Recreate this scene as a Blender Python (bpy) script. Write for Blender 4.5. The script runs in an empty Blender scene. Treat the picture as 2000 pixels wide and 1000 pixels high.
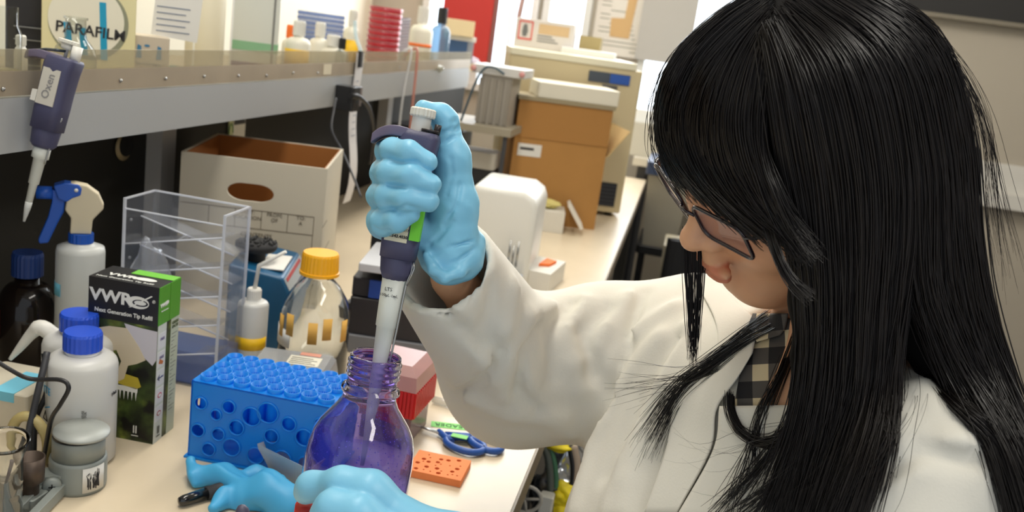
import bpy, bmesh, math, random
import numpy as np
from mathutils import Vector, Matrix
random.seed(7); RNG = np.random.default_rng(7)
PI = math.pi
SC = bpy.context.scene
COL = SC.collection

# ---------------------------------------------------------------- camera
CF = 1800.0
_p = math.atan(442/1800); _yaw = math.radians(9.3); _r = math.radians(8)
_fh = np.array([-math.sin(_yaw), math.cos(_yaw), 0]); _rt = np.array([math.cos(_yaw), math.sin(_yaw), 0]); _up = np.array([0, 0, 1.])
FW = _fh*math.cos(_p)-_up*math.sin(_p); _u0 = _up*math.cos(_p)+_fh*math.sin(_p)
CX = _rt*math.cos(_r)+_u0*math.sin(_r); CY = _u0*math.cos(_r)-_rt*math.sin(_r)
CAM = np.array([0, 0, 1.4])
cd = bpy.data.cameras.new('camera'); cam = bpy.data.objects.new('camera', cd); COL.objects.link(cam)
cd.sensor_width = 36; cd.lens = 36*CF/2000; cd.clip_start = .02; cd.clip_end = 60
M = Matrix((tuple(CX)+(0,), tuple(CY)+(0,), tuple(-FW)+(0,), (0, 0, 0, 1))).transposed()
M.translation = Vector(CAM); cam.matrix_world = M
cd.dof.use_dof = True; cd.dof.focus_distance = .74; cd.dof.aperture_fstop = cd.lens/3.4
SC.camera = cam
SC.view_settings.view_transform = 'Standard'; SC.view_settings.look = 'None'
SC.view_settings.gamma = 1; SC.view_settings.use_curve_mapping = False
SC.view_settings.exposure = 0.28
SC.cycles.max_bounces = 12; SC.cycles.transparent_max_bounces = 32
SC.cycles.caustics_reflective = False; SC.cycles.caustics_refractive = True
SC.cycles.sample_clamp_indirect = 6

# ---------------------------------------------------------------- world and lights
w = bpy.data.worlds.new('daylight'); SC.world = w; w.use_nodes = True
w.node_tree.nodes['Background'].inputs[0].default_value = (.86, .93, 1, 1)
w.node_tree.nodes['Background'].inputs[1].default_value = .68
def area(name, loc, rot, sx, sy, power, col):
    l = bpy.data.lights.new(name, 'AREA'); l.shape = 'RECTANGLE'; l.size = sx; l.size_y = sy
    l.energy = power; l.color = col
    o = bpy.data.objects.new(name, l); COL.objects.link(o); o.location = loc; o.rotation_euler = rot
    return o
area('ceiling_lamp_light', (-.5, .9, 2.62), (0, 0, 0), .3, 1.2, 15, (1, .95, .86))
area('ceiling_lamp_light', (.9, .1, 2.62), (0, 0, 0), .3, 1.2, 14, (1, .95, .86))
area('ceiling_lamp_light', (-.5, 3.0, 2.62), (0, 0, 0), .3, 1.2, 20, (1, .95, .86))
area('ceiling_lamp_light', (1.3, 2.6, 2.62), (0, 0, 0), .3, 1.2, 16, (1, .95, .86))
area('window_daylight', (-.4, 4.12, 1.95), (math.radians(-90), 0, 0), 1.7, 1.3, 34, (.88, .94, 1))

# ---------------------------------------------------------------- pixel <-> place
def ray(px, py): return FW+CX*(px-1000)/CF-CY*(py-500)/CF
def P(px, py, d): return CAM+ray(px, py)*d
def onz(px, py, z): v = ray(px, py); return CAM+v*(z-CAM[2])/v[2]
def onx(px, py, x): v = ray(px, py); return CAM+v*(x-CAM[0])/v[0]
def ony(px, py, y): v = ray(px, py); return CAM+v*(y-CAM[1])/v[1]
def dep(q): return float((np.array(q)-CAM)@FW)
def projx(q): q = np.array(q)-CAM; return 1000+CF*(q@CX)/(q@FW)
def atx(px, X, z):                     # the point on the line x=X, height z, seen in pixel column px
    a, b = .05, 6.
    for _ in range(60):
        m = (a+b)/2
        if projx((X, m, z)) < px: a = m
        else: b = m
    return np.array((X, (a+b)/2, z))
BZ = .90                               # bench top

# ---------------------------------------------------------------- materials
MATS = {}
def lin(c):
    return tuple(((v/255)/12.92 if v/255 <= .04045 else ((v/255+.055)/1.055)**2.4) for v in c)
def mat(name, rgb, rough=.5, metal=0, noise=0, nscale=40, bump=0, bscale=80, spec=None, sss=0, coat=0, rgb2=None, nstretch=None, sheen=0):
    if name in MATS: return MATS[name]
    m = bpy.data.materials.new(name); m.use_nodes = True; MATS[name] = m
    nt = m.node_tree; b = nt.nodes['Principled BSDF']
    c = lin(rgb); b.inputs['Base Color'].default_value = c+(1,)
    b.inputs['Roughness'].default_value = rough; b.inputs['Metallic'].default_value = metal
    if spec is not None: b.inputs['Specular IOR Level'].default_value = spec
    if sss: b.inputs['Subsurface Weight'].default_value = sss; b.inputs['Subsurface Radius'].default_value = (.012, .005, .003); b.inputs['Subsurface Scale'].default_value = 1
    if coat: b.inputs['Coat Weight'].default_value = coat
    if sheen: b.inputs['Sheen Weight'].default_value = sheen
    tc = nt.nodes.new('ShaderNodeTexCoord'); src = tc.outputs['Object']
    if nstretch:
        mp = nt.nodes.new('ShaderNodeMapping'); mp.inputs['Scale'].default_value = nstretch
        nt.links.new(src, mp.inputs[0]); src = mp.outputs[0]
    if noise or rgb2:
        n = nt.nodes.new('ShaderNodeTexNoise'); n.inputs['Scale'].default_value = nscale; n.inputs['Detail'].default_value = 4
        nt.links.new(src, n.inputs[0])
        r = nt.nodes.new('ShaderNodeValToRGB'); r.color_ramp.elements[0].position = .35; r.color_ramp.elements[1].position = .65
        c2 = lin(rgb2) if rgb2 else tuple(v*(1-noise) for v in c)
        r.color_ramp.elements[0].color = c2+(1,); r.color_ramp.elements[1].color = c+(1,)
        nt.links.new(n.outputs[0], r.inputs[0]); nt.links.new(r.outputs[0], b.inputs['Base Color'])
    if bump:
        n = nt.nodes.new('ShaderNodeTexNoise'); n.inputs['Scale'].default_value = bscale; n.inputs['Detail'].default_value = 5
        nt.links.new(src, n.inputs[0])
        bp = nt.nodes.new('ShaderNodeBump'); bp.inputs['Strength'].default_value = bump; bp.inputs['Distance'].default_value = .002
        nt.links.new(n.outputs[0], bp.inputs['Height']); nt.links.new(bp.outputs[0], b.inputs['Normal'])
    return m
def emis(name, rgb, s):
    if name in MATS: return MATS[name]
    m = bpy.data.materials.new(name); m.use_nodes = True; MATS[name] = m
    b = m.node_tree.nodes['Principled BSDF']; b.inputs['Base Color'].default_value = (0, 0, 0, 1)
    b.inputs['Emission Color'].default_value = lin(rgb)+(1,); b.inputs['Emission Strength'].default_value = s
    return m
def clear(name, rgb=(250, 250, 250), tint=.9, edge=.6, rough=.05, ior=1.35, milk=0, milkrgb=(235, 235, 235), spots=None):
    """thin clear plastic or glass: see-through face on, reflecting and denser at glancing angles; milk adds a cloudy diffuse share"""
    if name in MATS: return MATS[name]
    m = bpy.data.materials.new(name); m.use_nodes = True; MATS[name] = m
    nt = m.node_tree; nt.nodes.clear(); N = nt.nodes.new; L = nt.links.new
    out = N('ShaderNodeOutputMaterial'); tr = N('ShaderNodeBsdfTransparent'); gl = N('ShaderNodeBsdfGlossy')
    gl.inputs['Roughness'].default_value = rough
    lw = N('ShaderNodeLayerWeight'); lw.inputs['Blend'].default_value = .35
    c = lin(rgb); mx = N('ShaderNodeMix'); mx.data_type = 'RGBA'
    mx.inputs[6].default_value = tuple(v*tint+(1-tint)*0 for v in c)+(1,)
    mx.inputs[7].default_value = tuple(v*edge for v in c)+(1,)
    L(lw.outputs['Facing'], mx.inputs[0]); L(mx.outputs[2], tr.inputs[0])
    l2 = N('ShaderNodeLayerWeight'); l2.inputs['Blend'].default_value = .5      # Schlick's curve, the same from both sides
    pw = N('ShaderNodeMath'); pw.operation = 'POWER'; L(l2.outputs['Facing'], pw.inputs[0]); pw.inputs[1].default_value = 4.5
    f0 = ((ior-1)/(ior+1))**2; fr = N('ShaderNodeMath'); fr.operation = 'MULTIPLY_ADD'; L(pw.outputs[0], fr.inputs[0]); fr.inputs[1].default_value = (1-f0)*.8; fr.inputs[2].default_value = f0
    ms = N('ShaderNodeMixShader'); L(fr.outputs[0], ms.inputs[0]); L(tr.outputs[0], ms.inputs[1]); L(gl.outputs[0], ms.inputs[2])
    res = ms.outputs[0]
    if milk:
        d = N('ShaderNodeBsdfPrincipled'); d.inputs['Base Color'].default_value = lin(milkrgb)+(1,); d.inputs['Roughness'].default_value = .35
        tl = N('ShaderNodeBsdfTranslucent'); tl.inputs[0].default_value = lin(milkrgb)+(1,)
        dm = N('ShaderNodeMixShader'); dm.inputs[0].default_value = .18; L(d.outputs[0], dm.inputs[1]); L(tl.outputs[0], dm.inputs[2])
        m2 = N('ShaderNodeMixShader'); L(res, m2.inputs[1]); L(dm.outputs[0], m2.inputs[2])
        if spots:
            tc = N('ShaderNodeTexCoord'); n = N('ShaderNodeTexNoise'); n.inputs['Scale'].default_value = spots; n.inputs['Detail'].default_value = 6
            L(tc.outputs['Object'], n.inputs[0]); mr = N('ShaderNodeMapRange'); mr.inputs[1].default_value = .68; mr.inputs[2].default_value = .68
            mr.inputs[3].default_value = milk*.6; mr.inputs[4].default_value = min(1, milk*1.9)
            L(n.outputs[0], mr.inputs[0])
            vo = N('ShaderNodeTexVoronoi'); vo.inputs['Scale'].default_value = spots*5; L(tc.outputs['Object'], vo.inputs[0])      # specks of dried stain
            lt = N('ShaderNodeMath'); lt.operation = 'LESS_THAN'; lt.inputs[1].default_value = .16; L(vo.outputs[0], lt.inputs[0])
            mxx = N('ShaderNodeMath'); mxx.operation = 'MAXIMUM'; L(mr.outputs[0], mxx.inputs[0]); L(lt.outputs[0], mxx.inputs[1]); L(mxx.outputs[0], m2.inputs[0])
        else: m2.inputs[0].default_value = milk
        res = m2.outputs[0]
    L(res, out.inputs[0]); return m
def glass(name, rgb=(255, 255, 255), rough=0, ior=1.45):
    if name in MATS: return MATS[name]
    m = bpy.data.materials.new(name); m.use_nodes = True; MATS[name] = m
    b = m.node_tree.nodes['Principled BSDF']; b.inputs['Base Color'].default_value = lin(rgb)+(1,)
    b.inputs['Roughness'].default_value = rough; b.inputs['Transmission Weight'].default_value = 1; b.inputs['IOR'].default_value = ior
    return m

WHITE = mat('white_plastic', (222, 220, 212), .45)
CREAM = mat('cream_plastic', (205, 198, 176), .5)
BLACK = mat('black_plastic', (22, 22, 24), .45)
PAPER = mat('paper', (222, 220, 214), .8)
INK = mat('ink', (40, 38, 40), .7)
STEEL = mat('steel', (170, 170, 168), .3, 1)
DGREY = mat('dark_grey_plastic', (55, 56, 60), .5)
LGREY = mat('light_grey_plastic', (160, 160, 156), .5)
BLUECAP = mat('blue_cap', (38, 82, 205), .4)
ORANGE = mat('orange', (240, 120, 50), .7)
YELLOW = mat('yellow', (238, 190, 20), .5)
RED = mat('red_plastic', (205, 28, 32), .35)
BTAPE = mat('light_blue_tape', (120, 200, 225), .7)
POLY = clear('frosted_polyethylene', (245, 246, 246), .95, .8, .3, 1.3, milk=.8, milkrgb=(228, 230, 226))
ACRYL = clear('clear_acrylic', (240, 244, 250), .93, .6, .03, 1.38)
ACRYLM = clear('scuffed_acrylic', (248, 250, 254), .98, .8, .08, 1.36, milk=.14, milkrgb=(225, 230, 240))
GLASS = clear('thin_glass', (246, 248, 246), .97, .6, .02, 1.5)

# ---------------------------------------------------------------- building blocks
TM = {}
def tagit(o, label=None, cat=None, group=None, kind=None):
    if label: o['label'] = label
    if cat: o['category'] = cat
    if group: o['group'] = group
    if kind: o['kind'] = kind
    return o
def thing(name, label, cat, loc=(0, 0, 0), rz=0, group=None, mtx=None):
    o = bpy.data.objects.new(name, None); COL.objects.link(o); o.empty_display_size = .02
    m = mtx if mtx is not None else Matrix.Translation(Vector([float(v) for v in loc])) @ Matrix.Rotation(rz, 4, 'Z')
    o.matrix_world = m; TM[o.name] = m.copy(); tagit(o, label, cat, group); return o
class MB:
    """collects shapes for ONE mesh"""
    def __init__(s): s.v = []; s.f = []; s.n = 0; s.sm = []
    def add(s, v, f, smooth=False):
        v = np.asarray(v, float).reshape(-1, 3); s.v.append(v)
        s.f += [tuple(int(i)+s.n for i in q) for q in f]; s.sm += [smooth]*len(f); s.n += len(v); return s
    def box(s, lo, hi, m=None):
        x0, y0, z0 = lo; x1, y1, z1 = hi
        v = np.array([(x0,y0,z0),(x1,y0,z0),(x1,y1,z0),(x0,y1,z0),(x0,y0,z1),(x1,y0,z1),(x1,y1,z1),(x0,y1,z1)], float)
        if m is not None: v = np.array([tuple(m @ Vector(q)) for q in v])
        return s.add(v, [(0,3,2,1),(4,5,6,7),(0,1,5,4),(1,2,6,5),(2,3,7,6),(3,0,4,7)])
    def rbox(s, lo, hi, r=.004, n=3, m=None, axis=2):
        """box with the four edges along axis rounded"""
        a, b = [i for i in range(3) if i != axis]
        if axis == 1: a, b = 2, 0
        pts = []
        for cx_, cy_, st in ((hi[a]-r, hi[b]-r, 0), (lo[a]+r, hi[b]-r, 1), (lo[a]+r, lo[b]+r, 2), (hi[a]-r, lo[b]+r, 3)):
            for k in range(n+1):
                t = (st+k/n)*PI/2; pts.append((cx_+r*math.cos(t), cy_+r*math.sin(t)))
        vs = []
        for z, ins in ((lo[axis], min(r*.3, .0015)), (lo[axis]+min(r*.3, .0015), 0), (hi[axis]-min(r*.3, .0015), 0), (hi[axis], min(r*.3, .0015))):
            cx_, cy_ = (lo[a]+hi[a])/2, (lo[b]+hi[b])/2
            for p in pts:
                q = [0, 0, 0]; q[a] = p[0]-math.copysign(ins, p[0]-cx_); q[b] = p[1]-math.copysign(ins, p[1]-cy_); q[axis] = z; vs.append(q)
        if m is not None: vs = [tuple(m @ Vector(q)) for q in vs]
        k = len(pts); f = [tuple(range(k))[::-1], tuple(range(3*k, 4*k))]
        for j in range(3):
            f += [(j*k+i, j*k+(i+1) % k, (j+1)*k+(i+1) % k, (j+1)*k+i) for i in range(k)]
        return s.add(vs, f)
    def lathe(s, prof, n=32, m=None, smooth=True, caps=True, rib=0, ribn=0):
        """profile [(r,z)...] bottom to top around z; axis placed by m"""
        vs = []
        for r, z in prof:
            for i in range(n):
                t = 2*PI*i/n; rr = r
                vs.append((rr*math.cos(t), rr*math.sin(t), z))
        if m is not None: vs = [tuple(m @ Vector(q)) for q in vs]
        f = []
        for j in range(len(prof)-1):
            f += [(j*n+i, j*n+(i+1) % n, (j+1)*n+(i+1) % n, (j+1)*n+i) for i in range(n)]
        s.add(vs, f, smooth)
        if caps:
            b0 = s.n-len(vs)
            if prof[0][0] > 1e-6: s.f.append(tuple(b0+i for i in range(n))[::-1]); s.sm.append(False)
            if prof[-1][0] > 1e-6: s.f.append(tuple(b0+(len(prof)-1)*n+i for i in range(n))); s.sm.append(False)
        return s
    def tube(s, pts, r, n=8, smooth=True, closed=False, m=None, flat=1.0):
        pts = np.array([[float(c) for c in p] for p in pts]); k = len(pts)
        rs = [r]*k if np.isscalar(r) else list(r)
        tg = np.gradient(pts, axis=0) if not closed else np.roll(pts, -1, 0)-np.roll(pts, 1, 0)
        tg /= np.linalg.norm(tg, axis=1)[:, None]+1e-12
        u = np.cross(tg[0], (0, 0, 1.)); 
        if np.linalg.norm(u) < 1e-3: u = np.cross(tg[0], (1., 0, 0))
        u /= np.linalg.norm(u); vs = []
        for i in range(k):
            u = u-tg[i]*(u@tg[i]); u /= np.linalg.norm(u)+1e-12; w_ = np.cross(tg[i], u)
            for j in range(n):
                t = 2*PI*j/n; vs.append(pts[i]+rs[i]*(u*math.cos(t)+w_*math.sin(t)*flat))
        if m is not None: vs = [tuple(m @ Vector(q)) for q in vs]
        f = []; kk = k if closed else k-1
        for i in range(kk):
            a = i*n; b = ((i+1) % k)*n
            f += [(a+j, a+(j+1) % n, b+(j+1) % n, b+j) for j in range(n)]
        s.add(vs, f, smooth)
        if not closed:
            b0 = s.n-len(vs)
            s.f.append(tuple(b0+j for j in range(n))[::-1]); s.f.append(tuple(b0+(k-1)*n+j for j in range(n))); s.sm += [False, False]
        return s
    def prism(s, poly, h, m=None, smooth=False):
        """poly in xy, from z=0 to z=h"""
        k = len(poly); vs = [(x, y, 0) for x, y in poly]+[(x, y, h) for x, y in poly]
        if m is not None: vs = [tuple(m @ Vector(q)) for q in vs]
        f = [tuple(range(k))[::-1], tuple(range(k, 2*k))]+[(i, (i+1) % k, k+(i+1) % k, k+i) for i in range(k)]
        return s.add(vs, f, smooth)
    def build(s, name, material, parent=None, label=None, world=False, **kw):
        v = np.concatenate(s.v) if s.v else np.zeros((0, 3)); f = s.f
        me = bpy.data.meshes.new(name)
        if world and parent is not None:
            mi = np.array(TM[parent.name].inverted()); v = v@mi[:3, :3].T+mi[:3, 3]
        me.from_pydata(v.tolist(), [], f); me.polygons.foreach_set('use_smooth', s.sm); me.update()
        if material: me.materials.append(material)
        o = bpy.data.objects.new(name, me); COL.objects.link(o)
        if parent is not None:
            o.parent = parent; TM[o.name] = TM[parent.name].copy()
        else: TM[o.name] = Matrix.Identity(4)
        if label: o['label'] = label
        tagit(o, **kw); return o
def struct(name, mb, m):
    o = mb.build(name, m); o['kind'] = 'structure'; return o
def T(x, y, z): return Matrix.Translation((float(x), float(y), float(z)))
def R(a, ax): return Matrix.Rotation(a, 4, ax)
def axis_m(p, q, up=(0, 0, 1)):
    """matrix whose origin is p and whose z points to q"""
    p = Vector([float(v) for v in p]); q = Vector([float(v) for v in q]); z = (q-p).normalized(); u = Vector([float(v) for v in up])
    x = u.cross(z)
    if x.length < 1e-4: x = Vector((1, 0, 0)).cross(z)
    x.normalize(); y = z.cross(x)
    m = Matrix((x.to_4d(), y.to_4d(), z.to_4d(), (0, 0, 0, 1))).transposed()
    for i in range(3): m[3][i] = 0; m[i][3] = p[i]
    m[3][3] = 1; return m
def text(s, parent, m, size, material, name='lettering', ax='CENTER', ext=.0002, bold=0, sx=1, world=False):
    c = bpy.data.curves.new(name, 'FONT'); c.body = s; c.size = size; c.align_x = ax; c.align_y = 'CENTER'
    c.extrude = ext; c.offset = bold; c.materials.append(material); c.resolution_u = 2
    o = bpy.data.objects.new('tmp', c); COL.objects.link(o)
    me = bpy.data.meshes.new_from_object(o.evaluated_get(bpy.context.evaluated_depsgraph_get())); bpy.data.objects.remove(o)
    mm = m @ Matrix.Diagonal((sx, 1, 1, 1))
    if parent is not None and world: mm = TM[parent.name].inverted() @ mm
    me.transform(mm); me.materials.clear(); me.materials.append(material); o = bpy.data.objects.new(name, me); COL.objects.link(o)
    if parent is not None: o.parent = parent
    return o
FRONT = R(PI/2, 'X')                      # lies on a face looking to -y
RIGHT = R(PI/2, 'Z') @ R(PI/2, 'X')       # lies on a face looking to +x
def decal(poly, m, material, parent, name, th=.0002, **kw):
    return MB().prism(poly, th, m).build(name, material, parent, **kw)
def rect(x0, y0, x1, y1): return [(x0, y0), (x1, y0), (x1, y1), (x0, y1)]
def smooth_path(pts, n=8):
    pts = [np.array([float(c) for c in p]) for p in pts]; out = []
    q = [2*pts[0]-pts[1]]+pts+[2*pts[-1]-pts[-2]]
    for i in range(1, len(q)-2):
        for k in range(n):
            t = k/n; a, b, c, d = q[i-1], q[i], q[i+1], q[i+2]
            out.append(.5*((2*b)+(-a+c)*t+(2*a-5*b+4*c-d)*t*t+(-a+3*b-3*c+d)*t**3))
    out.append(pts[-1]); return out
def base_frame(A, B, Cc, z=BZ):
    """box standing on height z: front edge runs from pixel A to pixel B, right side from B to C -> matrix at B, width, depth"""
    a, b, c = (onz(*q, z) for q in (A, B, Cc)); d1 = b-a; wd = np.linalg.norm(d1); d1 /= wd
    d2 = np.array((-d1[1], d1[0], 0)); dp = (c-b)@d2
    return T(*b) @ R(math.atan2(d1[1], d1[0]), 'Z'), wd, dp

# ---------------------------------------------------------------- smooth solids from distance fields
def sdf_mesh(f, lo, hi, h):
    lo = np.array(lo, float); hi = np.array(hi, float); n = np.ceil((hi-lo)/h).astype(int)+1
    ax = [lo[i]+np.arange(n[i])*h for i in range(3)]
    V = np.empty(n, np.float32)
    step = max(1, int(2e6//(n[1]*n[2])))
    for i in range(0, n[0], step):
        X, Y, Z = np.meshgrid(ax[0][i:i+step], ax[1], ax[2], indexing='ij')
        V[i:i+step] = f(np.stack([X, Y, Z], -1).astype(np.float32))
    ins = V < 0; nc = n-1
    c = [ins[i:nc[0]+i, j:nc[1]+j, k:nc[2]+k] for i in (0, 1) for j in (0, 1) for k in (0, 1)]
    sm = sum(q.astype(np.int8) for q in c); act = (sm > 0) & (sm < 8)
    idx = np.full(nc, -1, np.int64); cells = np.argwhere(act); idx[act] = np.arange(len(cells))
    acc = np.zeros((len(cells), 3)); cnt = np.zeros(len(cells))
    for d in range(3):
        for a in (0, 1):
            for b in (0, 1):
                o0 = np.zeros(3, int); o = [i for i in range(3) if i != d]; o0[o[0]] = a; o0[o[1]] = b
                o1 = o0.copy(); o1[d] = 1
                p0 = cells+o0; p1 = cells+o1
                v0 = V[tuple(p0.T)]; v1 = V[tuple(p1.T)]; mk = (v0 < 0) != (v1 < 0)
                t = v0[mk]/(v0[mk]-v1[mk]); q = p0[mk].astype(float); q[:, d] += t
                acc[mk] += q; cnt[mk] += 1
    verts = lo+acc/cnt[:, None]*h; quads = []
    for d in range(3):
        o = [(d+1) % 3, (d+2) % 3]
        sl0 = [slice(None)]*3; sl1 = [slice(None)]*3; sl0[d] = slice(0, -1); sl1[d] = slice(1, None)
        a = ins[tuple(sl0)]; b = ins[tuple(sl1)]; ch = a != b
        E = np.argwhere(ch); g = (E[:, o[0]] > 0) & (E[:, o[1]] > 0) & (E[:, o[0]] < nc[o[0]]) & (E[:, o[1]] < nc[o[1]]); E = E[g]
        q = []
        for du, dv in ((0, 0), (-1, 0), (-1, -1), (0, -1)):
            Q = E.copy(); Q[:, o[0]] += du; Q[:, o[1]] += dv; q.append(idx[tuple(Q.T)])
        q = np.stack(q, 1); fl = ~a[tuple(E.T)]; q[fl] = q[fl][:, ::-1]; quads.append(q)
    return verts, np.concatenate(quads)
def big_mesh(name, v, f, material, parent=None, smooth=True, world=True, **kw):
    v = np.asarray(v, float)
    if world and parent is not None:
        mi = np.array(TM[parent.name].inverted()); v = v@mi[:3, :3].T+mi[:3, 3]
    me = bpy.data.meshes.new(name); k = f.shape[1]
    me.vertices.add(len(v)); me.vertices.foreach_set('co', v.astype(np.float32).ravel())
    me.loops.add(f.size); me.loops.foreach_set('vertex_index', f.astype(np.int32).ravel())
    me.polygons.add(len(f)); me.polygons.foreach_set('loop_start', np.arange(0, f.size, k, dtype=np.int32))
    me.polygons.foreach_set('use_smooth', np.full(len(f), smooth)); me.update(calc_edges=True); me.validate()
    me.materials.append(material); o = bpy.data.objects.new(name, me); COL.objects.link(o)
    if parent is not None: o.parent = parent; TM[o.name] = TM[parent.name].copy()
    else: TM[o.name] = Matrix.Identity(4)
    tagit(o, **kw); return o
def cone(p, a, b, ra, rb):
    a = np.asarray(a, np.float32); b = np.asarray(b, np.float32); ab = b-a; l2 = float(ab@ab)+1e-12
    t = np.clip(((p-a)@ab)/l2, 0, 1); q = p-a-t[..., None]*ab
    return np.sqrt((q*q).sum(-1))-(ra+(rb-ra)*t)
def ell(p, c, r, Rm=None):
    q = p-np.asarray(c, np.float32)
    if Rm is not None: q = q@np.asarray(Rm, np.float32)
    r = np.asarray(r, np.float32); k0 = np.sqrt(((q/r)**2).sum(-1)); k1 = np.sqrt(((q/(r*r))**2).sum(-1))
    return k0*(k0-1)/(k1+1e-9)
def smin(a, b, k):
    h = np.clip(.5+.5*(b-a)/k, 0, 1); return b+(a-b)*h-k*h*(1-h)
def smax(a, b, k): return -smin(-a, -b, k)
def chain(p, pts, rs, k=.004):
    d = None
    for i in range(len(pts)-1):
        e = cone(p, pts[i], pts[i+1], rs[i], rs[i+1]); d = e if d is None else smin(d, e, k)
    return d
def march(f, px, py, d0=.4, d1=1.3, n=60):
    """distance along the sight line at which the solid begins"""
    ds = np.linspace(d0, d1, 180); r = ray(px, py); v = f((CAM+ds[:, None]*r).astype(np.float32))
    k = np.argmax(v < 0)
    if v[k] >= 0: return None
    a, b = ds[max(k-1, 0)], ds[k]
    for _ in range(12):
        m = (a+b)/2
        if f((CAM+m*r)[None].astype(np.float32))[0] < 0: b = m
        else: a = m
    return (a+b)/2
# ================================================================ the room
WALLM = mat('wall_paint', (170, 161, 146), .8, bump=.05)
BENCHM = mat('bench_laminate', (216, 200, 173), .32, noise=.05, nscale=14, bump=.02)
struct('floor', MB().box((-1.6, -1.2, -.1), (3.2, 4.3, 0)), mat('floor_vinyl', (120, 112, 100), .4, noise=.2, nscale=6))
struct('ceiling', MB().box((-1.6, -1.2, 2.7), (3.2, 4.3, 2.8)), mat('ceiling_tile', (225, 222, 214), .9, noise=.05))
struct('wall_left', MB().box((-1.6, -1.2, 0), (-1.5, 4.3, 2.7)), mat('wall_left_paint', (236, 228, 206), .8))
struct('wall_right', MB().box((3.2, -1.2, 0), (3.3, 4.3, 2.7)), WALLM)
# back wall with three window openings
wins = [(-1.25, -.72), (-.70, -.485), (-.25, .34)]
wb = MB(); z0, z1 = 1.10, 2.45
wb.box((-1.6, 4.2, 0), (3.2, 4.3, z0)); wb.box((-1.6, 4.2, z1), (3.2, 4.3, 2.7))
xs = [-1.6]+[v for a in wins for v in a]+[3.2]
for i in range(0, len(xs), 2): wb.box((xs[i], 4.2, z0), (xs[i+1], 4.3, z1))
struct('wall_back', wb, WALLM)
SKYM = emis('bright_overcast_daylight', (232, 244, 255), 2.6)
for n, (a, b) in enumerate(wins):
    fr = MB()
    fr.box((a, 4.17, z0), (a+.03, 4.27, z1)); fr.box((b-.03, 4.17, z0), (b, 4.27, z1)); fr.box((a, 4.17, z0), (b, 4.27, z0+.03)); fr.box((a, 4.17, z1-.03), (b, 4.27, z1))
    if n == 0: fr.box((-1.0, 4.18, z0), (-.965, 4.27, z1))
    o = struct('window_%d' % (n+1), fr, mat('window_frame', (205, 205, 200), .4))
    MB().box((a+.03, 4.235, z0+.03), (b-.03, 4.24, z1-.03)).build('pane', SKYM, o)
# pale wall panel with a ledge and a dark band, far right
A = ony(1800, 25, 4.2); B_ = ony(2000, 47, 4.2)
struct('trim_1', MB().box((.55, 4.16, A[2]+.005), (3.2, 4.2, 2.3)), mat('dark_band', (28, 26, 24), .6))
struct('trim_2', MB().box((.55, 4.15, A[2]-.012), (3.2, 4.2, A[2]+.005)), mat('tray_rail', (120, 112, 96), .5))
l0 = ony(1930, 315, 4.2)[2]; l1 = ony(1930, 372, 4.2)[2]; l2 = ony(1930, 400, 4.2)[2]
lb = MB(); lb.box((.55, 4.185, l1), (3.2, 4.2, l0)); lb.box((.55, 4.14, l2), (3.2, 4.2, l1))
struct('trim_3', lb, mat('ledge_paint', (208, 204, 196), .6, noise=.1, nscale=3))
for x, y, lb in ((-.5, .9, 'over the near part of the bench'), (.9, .1, 'behind the seated person'), (-.5, 3.0, 'over the far part of the bench by the window'), (1.3, 2.6, 'over the open floor by the far wall')):
    t = thing('ceiling_light', 'white fluorescent ceiling light '+lb, 'ceiling light', (x, y, 2.66), group='ceiling light panels overhead')
    MB().box((-.18, -.63, 0), (.18, .63, .04)).build('housing', WHITE, t)

# ---- bench
BE = -.109
t = thing('laboratory_bench', 'long cream laminate laboratory bench running away towards the window', 'bench', (-.5, 1.8, 0))
MB().box((-.9, -.2, BZ-.03), (BE, 3.6, BZ)).build('worktop', BENCHM, t, world=True)
MB().box((BE, -.2, BZ-.034), (BE+.003, 3.6, BZ-.001)).build('edge_band', mat('bench_edge', (140, 126, 106), .5), t, world=True)
MB().box((-.88, .05, .0), (BE-.30, 3.55, BZ-.03)).build('cabinet', mat('bench_cabinet', (40, 40, 44), .6), t, world=True)
for y in (-.1, 1.25, 2.6, 3.5):
    MB().box((BE-.06, y, 0), (BE-.02, y+.04, BZ-.03)).build('leg', mat('bench_leg', (120, 116, 108), .4, .5), t, world=True)
bb = thing('backboard', 'matt black backboard with steel uprights standing along the back of the bench', 'backboard', (-.88, 1.8, BZ))
MB().box((-.888, -.2, BZ), (-.87, 3.6, 1.197)).build('backboard', mat('black_backboard', (27, 26, 22), .75, noise=.15, nscale=5), bb, world=True)
for px in (305, 700):
    q = atx(px, -.868, 1.1) if px == 305 else (0, 2.6, 0)
    MB().box((-.869, q[1]-.03, BZ), (-.84, q[1]+.012, 1.2)).build('upright', mat('upright_steel', (190, 188, 184), .5, .1), bb, world=True)
# crescent-shaped cable hole in the backboard
q = onx(240, 287, -.868)
MB().lathe([(.0, 0), (.02, 0), (.022, .002), (.0, .0021)], 28, T(*q) @ R(PI/2, 'Y')).build('cable_hole_cover', mat('brass_ring', (166, 148, 110), .4), bb, world=True)
MB().lathe([(.0, 0), (.0185, 0), (.0185, .002), (.0, .0021)], 28, T(*(q+np.array((.0015, .006, .003)))) @ R(PI/2, 'Y')).build('cable_hole', mat('hole_black', (8, 8, 8), .9), bb, world=True)

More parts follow.
